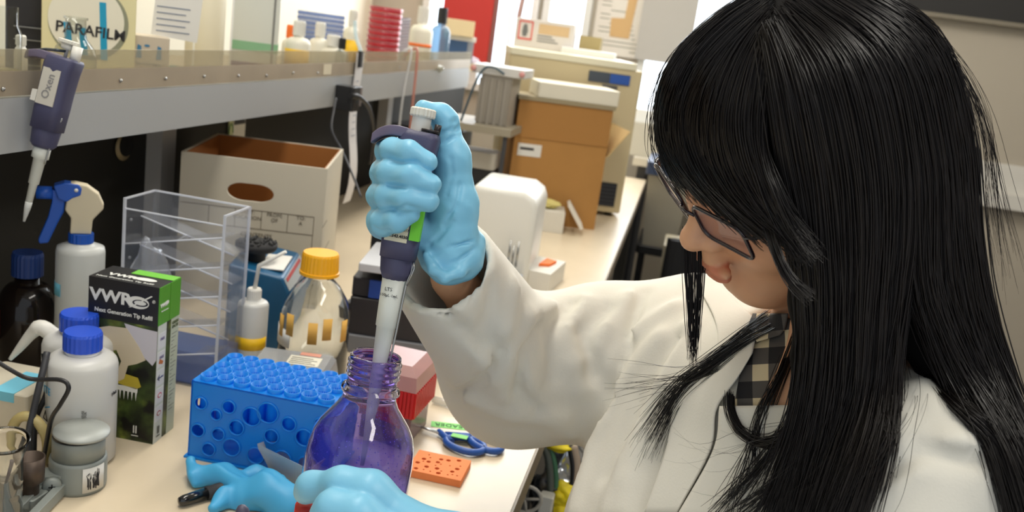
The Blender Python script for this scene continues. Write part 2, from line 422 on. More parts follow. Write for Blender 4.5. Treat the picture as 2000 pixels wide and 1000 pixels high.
# ---- reagent shelf above the bench
SX = -.70; SZ = 1.236
t = thing('reagent_shelf', 'grey steel reagent shelf over the bench with clear acrylic guard', 'shelf', (-.9, 1.7, 1.2))
MB().box((SX-.03, -.2, 1.197), (SX, 2.93, 1.256)).build('front_beam', mat('beam_grey', (172, 174, 176), .45, .2, noise=.04, nscale=3), t, world=True)
MB().box((-1.15, -.2, 1.216), (SX-.03, 2.93, SZ)).build('shelf_board', mat('shelf_board', (176, 164, 142), .6), t, world=True)
gt = thing('shelf_guard', 'clear acrylic guard on a taupe screwed strip along the shelf edge', 'guard', (SX, 1.7, 1.258))
MB().box((SX-.005, -.2, 1.258), (SX, 2.93, 1.284)).build('screw_strip', mat('taupe_strip', (176, 162, 142), .4, .3, noise=.15, nscale=9, nstretch=(4, 1, 1)), gt, world=True)
MB().box((SX-.004, -.2, 1.284), (SX-.001, 2.93, 1.307)).build('guard', clear('guard_acrylic', (236, 232, 220), .93, .8, .1, 1.4, milk=.2, milkrgb=(232, 226, 208)), gt, world=True)
for px in (5, 235, 323, 398, 465, 520, 572, 620, 780, 860):
    q = atx(px, SX, 1.268)
    MB().lathe([(.0, 0), (.0026, 0), (.002, .0018), (.0, .0024)], 10, T(SX, q[1], 1.268+.002*math.sin(px)) @ R(PI/2, 'Y')).build('screw', STEEL, gt, world=True)
MB().box((-1.16, -.2, 1.2), (-1.13, -.16, BZ)).build('rear_rail', STEEL, t, world=True)
# ================================================================ the person
A3 = lambda *q: np.array(P(*q), np.float32)
def pr(px, d): return px*d/CF
def PC(p, pts, k=.004):                # chain given as (pixel x, pixel y, depth, radius in pixels)
    return chain(p, [A3(a, b, c) for a, b, c, r in pts], [pr(r, c) for a, b, c, r in pts], k)
HO = P(1362, 385, .68)                 # root of the nose
def camdir(x, y, z): v = CX*x+CY*y-FW*z; return v/np.linalg.norm(v)
He = camdir(.383, -.476, .79); Hu = camdir(-.364, .709, .603); Hf = np.cross(He, Hu); Hf /= np.linalg.norm(Hf); Hu = np.cross(Hf, He)
HR = np.stack([-He, Hf, Hu], 1)        # columns: her right, forward, up
def hp(x, y, z): return HO+HR@np.array((x, y, z))
def head_sdf(p):
    q = (p-HO.astype(np.float32))@HR.astype(np.float32)
    q = q.copy(); sx = np.abs(q[..., 0]); s = np.stack([sx, q[..., 1], q[..., 2]], -1)
    d = ell(q, (0, -.095, .030), (.072, .087, .079))
    d = smin(d, ell(q, (0, -.052, -.028), (.060, .052, .076)), .022)
    d = smin(d, cone(s, (.046, -.088, -.058), (.018, -.026, -.100), .017, .016), .03)
    d = smin(d, ell(q, (0, -.020, -.102), (.023, .017, .016)), .018)
    d = smin(d, ell(s, (.036, -.030, -.040), (.024, .021, .024)), .018)
    d = smin(d, cone(s, (.012, -.003, .013), (.046, -.020, .012), .007, .006), .014)
    d = smax(d, -ell(s, (.031, .006, -.006), (.017, .015, .011)), .012)
    d = smin(d, ell(s, (.031, -.0165, -.006), (.0145, .0135, .0125)), .003)
    nb = cone(q, (0, -.006, .002), (0, .0095, -.030), .0062, .0088)
    nb = smin(nb, ell(q, (0, .0130, -.033), (.0108, .0105, .0098)), .006)
    nb = smin(nb, ell(s, (.0125, .0030, -.036), (.0080, .0100, .0080)), .005)
    d = smin(d, nb, .008)
    d = smax(d, -ell(s, (.0055, .0085, -.0455), (.003, .005, .003)), .003)
    d = smin(d, cone(q, (0, -.001, -.047), (0, .001, -.060), .009, .010), .010)
    d = smin(d, ell(s, (.0070, .0050, -.0665), (.0160, .0072, .0042)), .003)
    d = smin(d, ell(q, (0, .0036, -.0750), (.0175, .0078, .0052)), .003)
    d = smax(d, -cone(s, (0, .0122, -.0706), (.024, -.001, -.0700), .0013, .0008), .002)
    d = smax(d, -ell(q, (0, .0045, -.087), (.014, .0055, .0035)), .006)
    d = smin(d, ell(s, (.069, -.092, -.012), (.006, .016, .030)), .004)
    d = smin(d, cone(q, (0, -.095, -.055), (0, -.125, -.190), .050, .050), .02)
    return d
# ---- coat
def fd(pts): return pts
SPR = 1.0
def coat0(p):
    d = PC(p, [(1350, 640, .95, 100), (1180, 690, .955, 128), (1010, 722, .94, 134)], .03)
    d = smin(d, PC(p, [(1170, 755, .95, 108), (1020, 742, .94, 112)], .03), .03)
    d = smin(d, PC(p, [(1000, 716, .94, 128), (868, 528, .80, 110)], .03), .035)
    ch = PC(p, [(1560, 830, .80, 230), (1500, 1350, .82, 300)], .03)
    ch = smin(ch, PC(p, [(1370, 760, .90, 170), (1290, 1050, .86, 178), (1270, 1400, .85, 190)], .03), .06)
    ch = smin(ch, PC(p, [(1370, 690, .93, 130), (1760, 930, .72, 150)], .03), .05)
    ch = smin(ch, PC(p, [(1640, 700, .79, 112), (1785, 905, .67, 150)], .03), .05)
    d = smin(d, ch, .03)
    d = smin(d, PC(p, [(1785, 910, .66, 172), (1720, 1200, .64, 165), (1640, 1500, .62, 160)], .03), .025)
    d = smin(d, PC(p, [(1640, 1500, .62, 160), (1250, 1330, .66, 140), (985, 1140, .685, 118)], .03), .03)
    return d
CUFF_A, CUFF_B = A3(905, 585, .835), A3(845, 495, .768)
def _surf(pts, sdf, sink=0):
    out = []; last = .85
    for a in pts:
        m = march(sdf, a[0], a[1]); last = m if m else last; out.append((a[0], a[1], last+sink))
    return out
RIDGE = [  # raised folds: radius in px, points
    (15, [(1000, 560), (985, 640), (960, 700), (900, 760)]), (15, [(1075, 600), (1030, 620), (990, 690), (985, 770)]),
    (13, [(1140, 590), (1100, 640), (1120, 710), (1135, 760)]), (12, [(1230, 580), (1180, 640), (1150, 700)]),
    (16, [(1010, 700), (1040, 790), (1110, 840)]), (11, [(880, 600), (930, 680), (960, 740)]),
    (16, [(1290, 660), (1210, 760), (1160, 880), (1125, 1000)]), (13, [(1345, 640), (1290, 760), (1220, 900), (1190, 1000)]),
    (12, [(1320, 600), (1240, 650), (1190, 760)]), (14, [(1850, 870), (1780, 900), (1680, 1000)]),
    (15, [(1800, 760), (1880, 870), (1930, 1000)]), (12, [(1260, 850), (1230, 940), (1220, 1000)]),
    (10, [(920, 780), (1000, 810), (1100, 815)])]
GROOVE = [
    (7, [(960, 560), (950, 640), (975, 690), (940, 740), (880, 770)]), (7, [(1050, 640), (1018, 690), (1012, 760), (1050, 800)]),
    (8, [(1120, 590), (1070, 650), (1080, 740)]), (8, [(1190, 600), (1140, 650), (1160, 730), (1190, 770)]),
    (7, [(1255, 570), (1225, 680), (1180, 800), (1150, 870)]), (7, [(1320, 660), (1250, 780), (1180, 930)]),
    (6, [(860, 590), (900, 640), (940, 680)]), (8, [(1900, 900), (1800, 880), (1700, 940)]),
    (6, [(1340, 800), (1290, 900), (1270, 1000)])]
_rd = [([A3(*q) for q in _surf(pts, coat0, pr(r, .85)*.42)], pr(r, .85)) for r, pts in RIDGE]
_gr = [([A3(*q) for q in _surf(pts, coat0, -pr(r, .85)*.35)], pr(r, .85)) for r, pts in GROOVE]
def coat(p):
    d = coat0(p)
    for pts, r in _rd: d = smin(d, chain(p, pts, [r]*len(pts), .006), .012)
    for pts, r in _gr: d = smax(d, -chain(p, pts, [r]*len(pts), .006), .012)
    # the sleeve is open at the cuff
    cut = (p-A3(864, 512, .79))@((CUFF_B-CUFF_A)/np.linalg.norm(CUFF_B-CUFF_A))
    near = cone(p, A3(864, 512, .79), CUFF_B, .098, .105)
    d = smax(d, -np.maximum(-cut, near), .002)
    d = smax(d, -cone(p, A3(915, 592, .845), A3(850, 500, .775), .030, .041), .003)
    # neck opening
    d = smax(d, -cone(p, A3(1585, 560, .73), A3(1560, 745, .775), .06, .045), .01)
    return d

COATM = mat('white_cotton', (222, 218, 206), .85, bump=.1, bscale=500, noise=.03, nscale=12, sheen=.15)
SKINM = mat('skin', (220, 166, 128), .48, sss=.12, noise=.05, nscale=60, bump=.05, bscale=600)
person = thing('person', 'person with long black hair in a white lab coat and blue gloves, pipetting', 'person', (.12, .80, 0))
lo = np.min([P(940, 440, .7), P(700, 1500, .7), P(1350, 500, .95), P(1500, 1700, 1.0), (-.30, .5, .5)], 0); hi = np.array((.45, 1.12, 1.30))
v, f = sdf_mesh(coat, (-.30, .48, .52), (.44, 1.12, 1.26), .005)
co = big_mesh('lab_coat', v, f, COATM, person)
sm = co.modifiers.new('s', 'SMOOTH'); sm.factor = .5; sm.iterations = 1
# ---- body: head, neck, torso and arms as one surface
def body(p):
    d = head_sdf(p)
    d = smin(d, PC(p, [(1600, 640, .76, 95), (1590, 800, .80, 140), (1540, 1300, .83, 250)], .02), .03)
    d = smin(d, PC(p, [(1370, 690, .95, 70), (1010, 722, .94, 85), (884, 540, .805, 34), (888, 480, .785, 38)], .02), .03)
    d = smin(d, PC(p, [(1785, 930, .68, 100), (1640, 1490, .62, 100), (900, 1110, .69, 64)], .02), .03)
    return d
vh, fh = sdf_mesh(body, np.array(HO)-.0+(-.16, -.14, -.17), np.array(HO)+(.20, .24, .17), .0021)
BM = mat('skin_body', (198, 142, 106), .5)
# finer grid round the head, coarser grid for the rest, joined along the neck
nt = SKINM.node_tree; att = nt.nodes.new('ShaderNodeAttribute'); att.attribute_name = 'tone'
mxn = nt.nodes.new('ShaderNodeMix'); mxn.data_type = 'RGBA'; mxn.blend_type = 'MULTIPLY'; mxn.inputs[0].default_value = 1
bs = nt.nodes['Principled BSDF']; l_ = bs.inputs['Base Color'].links[0]; nt.links.new(l_.from_socket, mxn.inputs[6]); nt.links.new(att.outputs['Color'], mxn.inputs[7])
nt.links.new(mxn.outputs[2], bs.inputs['Base Color'])
zc = float(HO[2])-.155
vb, fb = sdf_mesh(lambda p: np.maximum(body(p), np.minimum(p[..., 2]-(zc+.004), p[..., 0]+.03)), (-.32, .45, .55), (.42, 1.12, 1.30), .006)
def cut_low(v, f, z):
    keep = (v[f][:, :, 2].min(1) > z); f = f[keep]; u = np.unique(f); mp = np.full(len(v), -1); mp[u] = np.arange(len(u)); return v[u], mp[f]
vh, fh = cut_low(vh, fh, zc-.004)
V = np.concatenate([vh, vb]); F_ = np.concatenate([fh, fb+len(vh)])
bo = big_mesh('body', V, F_, SKINM, person)
q = (V-HO)@HR; sx = np.abs(q[:, 0])
lip = np.minimum(np.sqrt((sx/.0225)**2+((q[:, 2]+.0705)/.0098)**2), 9); lip = np.clip((1.08-lip)/.16, 0, 1)*(q[:, 1] > -.004)
brow = np.clip(1.3-np.sqrt(((sx-.030)/.019)**2+((q[:, 2]-.0145+.0*sx)/.0035)**2), 0, 1)*(q[:, 1] > -.05)
lash = np.clip(1.6-np.sqrt(((sx-.031)/.0135)**2+((q[:, 2]+.0135+((sx-.031)/.0135)**2*-.004)/.0016)**2), 0, 1)*(q[:, 1] > -.05)
cheek = np.clip(1.2-np.sqrt(((sx-.040)/.02)**2+((q[:, 2]+.035)/.02)**2), 0, 1)*(q[:, 1] > -.06)
col = np.ones((len(V), 4), np.float32)
for m_, c_ in ((cheek*.35, (1, .82, .80)), (lip, (.88, .60, .60)), (np.clip(brow, 0, 1)*.85, (.12, .10, .10)), (np.clip(lash, 0, 1)*.9, (.08, .06, .06))):
    col[:, :3] *= 1-m_[:, None]*(1-np.array(c_))
at = bo.data.color_attributes.new('tone', 'FLOAT_COLOR', 'POINT'); at.data.foreach_set('color', col.ravel())

# ---- glasses
g = bpy.data.objects.new('glasses', None); COL.objects.link(g); g.parent = person; TM[g.name] = TM[person.name].copy(); g['label'] = 'dark rectangular glasses'
FRM = mat('glasses_frame', (38, 26, 34), .25, coat=.5)
def rrect(cx, cz, w, h, r, n=5):
    out = []
    for sx_, sz_, st in ((1, 1, 0), (-1, 1, 1), (-1, -1, 2), (1, -1, 3)):
        for k in range(n+1):
            t = (st+k/n)*PI/2; out.append((cx+sx_*(w-r)+r*math.cos(t), cz+sz_*(h-r)+r*math.sin(t)))
    return out
for s in (-1, 1):
    pts = [hp(x, .010-abs(x)*.17-(z+.008)*-.12, z) for x, z in rrect(s*.034, -.012, .0255, .0165, .008)]
    mb = MB().tube(pts, .0016, 8, closed=True); mb.build('rim', FRM, g, world=True)
    MB().add(np.array(pts), [tuple(range(len(pts)))]).build('lens', clear('lens_glass', (245, 238, 242), .97, .9, .02, 1.25, milk=.05, milkrgb=(230, 190, 215)), g, world=True)
    MB().tube([hp(s*.059, .000, -.004), hp(s*.066, -.004, -.003), hp(s*.071, -.030, -.003), hp(s*.074, -.085, -.001), hp(s*.073, -.105, -.015)], [.0030, .0032, .0026, .002, .002], 8, flat=.5).build('temple', FRM, g, world=True)
MB().tube([hp(-.009, .010, -.006), hp(-.004, .013, -.003), hp(.004, .013, -.003), hp(.009, .010, -.006)], .0014, 8).build('bridge', FRM, g, world=True)

# ---- garment pieces that follow the body surface
def sheet(name, A_, B_, m, sdf, off=.003, th=.0016, nu=26, nv=26, parent=person, sm_=2, label=None, d0=.4):
    A_ = np.array(smooth_path([(a[0], a[1], 0) for a in A_], 12)); B_ = np.array(smooth_path([(a[0], a[1], 0) for a in B_], 12))
    ia = np.linspace(0, len(A_)-1, nu); ib = np.linspace(0, len(B_)-1, nu)
    A_ = np.stack([np.interp(ia, range(len(A_)), A_[:, k]) for k in (0, 1)], 1); B_ = np.stack([np.interp(ib, range(len(B_)), B_[:, k]) for k in (0, 1)], 1)
    G = np.zeros((nu, nv, 3)); last = .8
    for i in range(nu):
        for j in range(nv):
            x, y = A_[i]+(B_[i]-A_[i])*j/(nv-1); d = march(sdf, x, y, d0); last = d if d else last; G[i, j] = (x, y, last)
    D = G[:, :, 2]
    for _ in range(sm_):
        E = np.pad(D, 1, 'edge'); D = (E[1:-1, 1:-1]*2+E[:-2, 1:-1]+E[2:, 1:-1]+E[1:-1, :-2]+E[1:-1, 2:])/6
    mb = MB(); top = []; bot = []
    for i in range(nu):
        for j in range(nv):
            e = min(i, j, nu-1-i, nv-1-j); o_ = off+(th if e > 0 else th*.5)
            top.append(P(G[i, j, 0], G[i, j, 1], D[i, j]-o_)); bot.append(P(G[i, j, 0], G[i, j, 1], D[i, j]-off+.004))
    fs = []; n = nu*nv
    for i in range(nu-1):
        for j in range(nv-1):
            a = i*nv+j; fs.append((a, a+1, a+nv+1, a+nv)); fs.append((n+a, n+a+nv, n+a+nv+1, n+a+1))
    bd = [j for j in range(nv)]+[i*nv+nv-1 for i in range(1, nu)]+[(nu-1)*nv+j for j in range(nv-2, -1, -1)]+[i*nv for i in range(nu-2, 0, -1)]
    for k in range(len(bd)): a, b = bd[k], bd[(k+1) % len(bd)]; fs.append((b, a, n+a, n+b))
    return mb.add(np.array(top+bot), fs, True).build(name, m, parent, label=label, world=True)
# plaid shirt
pm = mat('plaid_shirt', (205, 188, 150), .85); nt = pm.node_tree; b = nt.nodes['Principled BSDF']
tc = nt.nodes.new('ShaderNodeTexCoord'); mp = nt.nodes.new('ShaderNodeMapping'); mp.inputs['Rotation'].default_value = (.35, .25, .3)
nt.links.new(tc.outputs['Object'], mp.inputs[0]); sp = nt.nodes.new('ShaderNodeSeparateXYZ'); nt.links.new(mp.outputs[0], sp.inputs[0])
def band(sock, per, ph):
    a = nt.nodes.new('ShaderNodeMath'); a.operation = 'MULTIPLY_ADD'; a.inputs[1].default_value = 1/per; a.inputs[2].default_value = ph; nt.links.new(sock, a.inputs[0])
    f_ = nt.nodes.new('ShaderNodeMath'); f_.operation = 'FRACT'; nt.links.new(a.outputs[0], f_.inputs[0])
    g_ = nt.nodes.new('ShaderNodeMath'); g_.operation = 'GREATER_THAN'; g_.inputs[1].default_value = .5; nt.links.new(f_.outputs[0], g_.inputs[0]); return g_.outputs[0]
s1 = band(sp.outputs[0], .026, .1); s2 = band(sp.outputs[2], .026, .3)
ad = nt.nodes.new('ShaderNodeMath'); ad.operation = 'ADD'; nt.links.new(s1, ad.inputs[0]); nt.links.new(s2, ad.inputs[1])
dv = nt.nodes.new('ShaderNodeMath'); dv.operation = 'MULTIPLY'; dv.inputs[1].default_value = .5; nt.links.new(ad.outputs[0], dv.inputs[0])
cr = nt.nodes.new('ShaderNodeValToRGB'); cr.color_ramp.interpolation = 'CONSTANT'; e = cr.color_ramp.elements
e[0].color = lin((214, 198, 162))+(1,); e[1].position = .35; e[1].color = lin((84, 80, 76))+(1,); k_ = e.new(.8); k_.color = lin((26, 25, 28))+(1,)
nt.links.new(dv.outputs[0], cr.inputs[0]); nt.links.new(cr.outputs[0], b.inputs['Base Color'])
upper = lambda p: np.minimum(coat(p), body(p))
def vfill(p): return np.minimum(coat0(p), body(p))
sheet('shirt', [(1462, 622), (1450, 700), (1432, 800)], [(1572, 622), (1545, 700), (1500, 800)], pm, vfill, .002, .002, sm_=6)
sheet('shirt_collar', [(1470, 612), (1462, 640), (1478, 668)], [(1540, 612), (1534, 640), (1524, 655)], pm, vfill, .009, .002, sm_=6)
SK2 = sheet('neckline_skin', [(1545, 618), (1530, 690), (1478, 800)], [(1620, 618), (1610, 700), (1580, 800)], SKINM, vfill, .005, .003, sm_=6)
SK2.data.color_attributes.new('tone', 'FLOAT_COLOR', 'POINT').data.foreach_set('color', np.ones(len(SK2.data.vertices)*4, np.float32))
# lapels
sheet('lapel', [(1405, 793), (1392, 880), (1320, 1010)], [(1600, 790), (1600, 880), (1560, 1010)], COATM, coat0, .011, .003, label='near lapel', sm_=4)
sheet('lapel', [(1480, 640), (1410, 720), (1326, 765), (1300, 880), (1255, 1010)], [(1470, 690), (1440, 740), (1400, 800), (1388, 880), (1318, 1010)], COATM, coat0, .008, .003, label='far lapel', sm_=4)
sheet('coat_collar', [(1345, 540), (1375, 580), (1400, 640), (1400, 720)], [(1390, 540), (1440, 590), (1478, 640), (1440, 735)], COATM, coat0, .006, .003, sm_=4)

# ---- gloves
GLM = mat('blue_nitrile', (126, 194, 226), .42, bump=.5, bscale=38, noise=.05, nscale=25)
def rfingers(p):
    fs = [[(800, 288, .770, 24), (755, 295, .748, 22), (766, 293, .722, 23), (800, 298, .708, 23), (836, 316, .708, 19)],
          [(800, 335, .770, 24), (750, 338, .748, 26), (762, 338, .718, 26), (800, 344, .705, 25), (840, 360, .707, 22)],
          [(800, 385, .772, 24), (744, 383, .750, 27), (758, 383, .719, 26), (795, 388, .706, 25), (836, 393, .708, 22)],
          [(790, 435, .774, 24), (745, 432, .752, 28), (750, 434, .726, 27), (775, 432, .713, 22), (803, 418, .711, 18)]]
    d = None
    for c in fs:
        e = PC(p, c, .004); d = e if d is None else smin(d, e, .0020)
    return d
def rglove0(p):
    d = rfingers(p)
    pl = PC(p, [(885, 490, .79, 42), (790, 330, .79, 30)], .01)
    pl = smin(pl, PC(p, [(885, 490, .79, 42), (765, 432, .782, 30)], .01), .02)
    pl = smin(pl, PC(p, [(880, 400, .785, 40), (880, 300, .775, 28)], .01), .02)
    d = smin(d, pl, .006)
    d = smin(d, PC(p, [(862, 470, .768, 34), (742, 445, .762, 22)], .01), .006)
    th = PC(p, [(884, 495, .772, 52), (886, 400, .765, 46), (882, 310, .758, 35), (870, 238, .752, 23), (858, 222, .750, 20)], .008)
    th = smin(th, PC(p, [(862, 224, .750, 20), (826, 212, .745, 17)], .004), .004)
    d = smin(d, th, .010)
    for a, b, r in (((872, 262, .735), (895, 250, .75), 3), ((868, 250, .732), (890, 236, .745), 2.5), ((842, 470, .735), (905, 505, .745), 3), ((850, 430, .735), (900, 400, .73), 2.5)):
        d = smax(d, -cone(p, A3(*a), A3(*b), pr(r, .72), pr(r, .72)), .004)
    rim = PC(p, [(832, 500, .752, 8), (845, 525, .748, 9), (868, 543, .746, 9), (900, 532, .752, 9), (925, 500, .765, 9), (936, 470, .778, 9)], .004)
    d = smin(d, rim, .005)
    d = smin(d, PC(p, [(845, 505, .770, 22), (872, 520, .770, 28), (905, 508, .775, 30), (915, 480, .785, 26)], .01), .012)
    return d
_cr = [[A3(*q) for q in _surf(pts, rglove0, -.0004)] for pts in (
    [(858, 262), (880, 252), (904, 240)], [(862, 282), (890, 266)], [(842, 498), (880, 482), (925, 470)], [(838, 478), (868, 450), (880, 418)],
    [(852, 470), (884, 432)], [(764, 316), (790, 318), (815, 316)], [(758, 362), (790, 366)], [(768, 408), (792, 402), (815, 408)],
    [(845, 520), (890, 512), (926, 486)], [(872, 380), (884, 340), (880, 310)], [(866, 440), (892, 400), (900, 360)], [(730, 445), (745, 452), (760, 450)])]
def rglove(p):
    d = rglove0(p)
    for c in _cr: d = smax(d, -chain(p, c, [.0009]*len(c), .001), .0028)
    return d+.00035*np.sin(p[..., 0]*260+2*np.sin(p[..., 2]*170))*np.sin(p[..., 2]*210+p[..., 1]*190)
gl = [P(700, 560, .67), P(960, 180, .67), P(700, 560, .84), P(960, 180, .84), P(700, 180, .7), P(960, 560, .8)]
v, f = sdf_mesh(rglove, np.min(gl, 0)-.01, np.max(gl, 0)+.01, .0013)
o = big_mesh('glove', v, f, GLM, person, label='blue glove gripping the pipette')
def lglove(p):
    d = PC(p, [(880, 1060, .655, 62), (800, 1030, .652, 44), (722, 962, .652, 40), (668, 944, .656, 29), (608, 950, .668, 25), (596, 962, .675, 22)], .01)
    e = PC(p, [(860, 1100, .645, 55), (760, 1060, .636, 46), (700, 1004, .636, 36), (650, 992, .640, 31), (632, 1010, .642, 28)], .01)
    d = smin(d, e, .0015)
    for c in ([(860, 1130, .65, 50), (740, 1110, .64, 30), (660, 1070, .65, 27), (625, 1075, .67, 24)], [(860, 1170, .66, 50), (740, 1160, .65, 30), (660, 1120, .66, 26), (630, 1125, .68, 22)], [(870, 1190, .67, 45), (750, 1200, .665, 26), (680, 1170, .67, 22), (655, 1172, .69, 20)]):
        d = smin(d, PC(p, c, .008), .003)
    d = smin(d, PC(p, [(960, 1120, .68, 70), (1010, 1150, .69, 72)], .01), .03)
    d = smax(d, -cone(p, A3(693, 965, .632), A3(720, 952, .625), .0010, .0010), .003)
    return d
gl = [P(560, 1260, .6), P(1100, 900, .6), P(560, 1260, .74), P(1100, 900, .74), P(560, 900, .7), P(1100, 1260, .7)]
v, f = sdf_mesh(lglove, np.min(gl, 0)-.005, np.max(gl, 0)+.005, .0016)
big_mesh('glove', v, f, GLM, person, label='blue glove holding the bottle')
# trousers, resting on the seat
JM = mat('dark_trousers', (44, 46, 58), .85)
def legs(p):
    d = cone(p, np.array((.10, .86, .60)), np.array((-.0, .50, .58)), .105, .075)
    d = smin(d, cone(p, np.array((.26, .80, .60)), np.array((.17, .44, .58)), .105, .075), .03)
    for a, b in (((0, .50, .58), (.02, .56, .16)), ((.17, .44, .58), (.18, .50, .16))):
        d = smin(d, cone(p, np.array(a), np.array(b), .072, .045), .02)
    for a in ((.02, .56, .12), (.18, .50, .12)):
        d = smin(d, cone(p, np.array(a), np.array((a[0]-.02, a[1]-.13, .085)), .042, .032), .02)
    return d
v, f = sdf_mesh(legs, (-.14, .2, .03), (.42, 1.0, .74), .008); big_mesh('trousers', v, f, JM, person)
# ---- hair
HAIRM = mat('black_hair', (18, 12, 11), .33, spec=.42)
HAIRB = mat('black_hair_under', (9, 7, 7), .75, spec=.12)
hair = bpy.data.objects.new('hair', None); COL.objects.link(hair); hair.parent = person; TM[hair.name] = TM[person.name].copy()
hair['label'] = 'long straight black hair with a fringe'
def scalp(p, g=.0):
    q = (p-HO.astype(np.float32))@HR.astype(np.float32)
    d = ell(q, (0, -.106, .028), (.086+g, .090+g, .086+g))
    return smin(d, ell(q, (0, -.125, -.03), (.074+g, .078+g, .10+g)), .03)
def hd(px, py, off=.0, dflt=None):
    v = [march(scalp, px, py), march(coat0, px, py)]+([march(head_sdf, px, py)] if 1270 < px < 1640 and py < 560 else [])
    a = [x for x in v if x]; 
    if not a: return dflt
    return min(a)-off
def guide(pts, off=.006, K=28, plumb=False):
    """(x, y) follows the head or the coat; (x, y, d) stands at depth d"""
    out = []; last = .66
    for q in pts:
        if len(q) == 3: last = q[2]
        else: last = hd(q[0], q[1], off, last)
        out.append([q[0], q[1], last])
    s = np.array(smooth_path(out, 10)); L = np.concatenate([[0], np.cumsum(np.linalg.norm(np.diff(s[:, :2], axis=0), axis=1))])
    t = np.linspace(0, L[-1], K); s = np.stack([np.interp(t, L, s[:, k]) for k in range(3)], 1)
    d = s[:, 2].copy()
    k0 = int(np.argmin(d[:K*2//3])) if len(pts) > 6 and len(pts[0]) == 2 and plumb else K
    for i in range(k0+1, K): d[i] = min(d[i], d[k0]+.24*(s[i, 1]-s[k0, 1])*.62/CF)
    for _ in range(3): e = np.pad(d, 1, 'edge'); d = (e[:-2]+e[1:-1]+e[2:])/3
    for i in range(K):                      # stay outside head and coat
        m = hd(s[i, 0], s[i, 1], off*.5) if len(pts[0]) == 2 else None
        if m is not None and d[i] > m: d[i] = m
    return np.array([P(s[i, 0], s[i, 1], d[i]) for i in range(K)])
def strands(name, guides, n, rad=.00035, jit=.0018, spread=.006, wav=.0012, shrink=.12, clump=0, parent=hair, m=None, tip=.35):
    Gd = np.stack(guides); ng, K, _ = Gd.shape; S = []
    t = np.linspace(0, 1, K); nc = max(4, n//14); cu = RNG.random(nc)
    for i in range(n):
        u = RNG.random()
        if clump: c = cu[np.argmin(abs(cu-u))]; 
        x = u*(ng-1); a = min(int(x), ng-2) if ng > 1 else 0; fr = x-a
        s = Gd[a]*(1-fr)+Gd[a+1]*fr if ng > 1 else Gd[0].copy()
        if clump and ng > 1:
            x = c*(ng-1); a2 = min(int(x), ng-2); s2 = Gd[a2]*(1-(x-a2))+Gd[a2+1]*(x-a2); w_ = clump*t[:, None]**1.2; s = s*(1-w_)+s2*w_
        o = RNG.normal(0, 1, 3); o2 = RNG.normal(0, 1, 3); ph = RNG.random(3)*6.28; fq = RNG.uniform(2, 7)
        s = s+o*jit+o2*spread*(t[:, None]**2)+wav*np.sin(t[:, None]*fq+ph)*t[:, None]
        e = 1-shrink*RNG.random(); tt = np.linspace(RNG.random()*.02, e, K); s = np.stack([np.interp(tt, t, s[:, k]) for k in range(3)], 1)
        S.append(s)
    S = np.array(S); n = len(S)
    tg = np.gradient(S, axis=1); tg /= np.linalg.norm(tg, axis=2, keepdims=True)+1e-12
    u_ = np.cross(tg, np.array((.31, .77, .55))); u_ /= np.linalg.norm(u_, axis=2, keepdims=True)+1e-12; w_ = np.cross(tg, u_)
    rr = rad*np.interp(t, [0, .1, .75, 1], [.8, 1, 1, tip])[None, :, None]*RNG.uniform(.7, 1.3, (n, 1, 1))
    vs = np.stack([S+rr*(u_*math.cos(a)+w_*math.sin(a)) for a in (0, 2.094, 4.189)], 2)       # n,K,3,3
    idx = np.arange(n*K*3).reshape(n, K, 3); q = []
    for j in range(3):
        k2 = (j+1) % 3; q.append(np.stack([idx[:, :-1, j], idx[:, :-1, k2], idx[:, 1:, k2], idx[:, 1:, j]], -1).reshape(-1, 4))
    return big_mesh(name, vs.reshape(-1, 3), np.concatenate(q), m or HAIRM, parent)

main = [
    [(1497, 62), (1508, 150), (1530, 300), (1556, 430), (1572, 560), (1580, 680), (1568, 800), (1540, 900), (1500, 1000), (1480, 1040)],
    [(1512, 42), (1560, 140), (1598, 300), (1615, 450), (1622, 600), (1612, 760), (1590, 880), (1560, 1040)],
    [(1530, 18), (1630, 120), (1678, 300), (1688, 450), (1680, 600), (1668, 760), (1630, 880), (1590, 1040)],
    [(1560, -5), (1700, 110), (1752, 300), (1755, 450), (1738, 600), (1722, 740), (1700, 860), (1640, 1040)]]
back = [
    [(1580, -20), (1740, 100), (1800, 300), (1805, 450), (1806, 560), (1832, 650), (1880, 760), (1945, 880), (1992, 1040)],
    [(1600, -35), (1790, 90), (1850, 280), (1862, 450), (1880, 600), (1920, 740), (1970, 880), (2015, 1040)],
    [(1620, -45), (1815, 60), (1885, 240, .66), (1900, 400, .66), (1915, 560, .67), (1950, 720, .68), (1995, 880, .69), (2040, 1040, .7)]]
bangs = [
    [(1530, -30), (1440, 10), (1350, 80), (1302, 150), (1288, 250, .69), (1312, 335, .685), (1350, 380, .67)],
    [(1515, -25), (1425, 25), (1350, 95), (1308, 175), (1298, 250, .68), (1332, 325, .675), (1400, 400, .645)],
    [(1500, 15), (1425, 80), (1366, 155), (1340, 250, .66), (1375, 350, .65), (1440, 420, .63), (1500, 470, .615)],
    [(1500, 30), (1440, 110), (1405, 210), (1415, 310, .635), (1465, 395, .62), (1530, 450, .612), (1590, 500, .602)],
    [(1500, 45), (1470, 130), (1452, 240), (1475, 340, .612), (1520, 420, .61), (1560, 470, .606), (1590, 505, .604)],
    [(1505, 60), (1495, 160), (1490, 280), (1520, 380, .598), (1548, 440, .605), (1568, 480, .604), (1580, 510, .603)]]
mg = [guide(g, .010, plumb=True) for g in main]; bg = [guide(g, .010, plumb=True) for g in back]; ng = [guide(g, .008) for g in bangs]
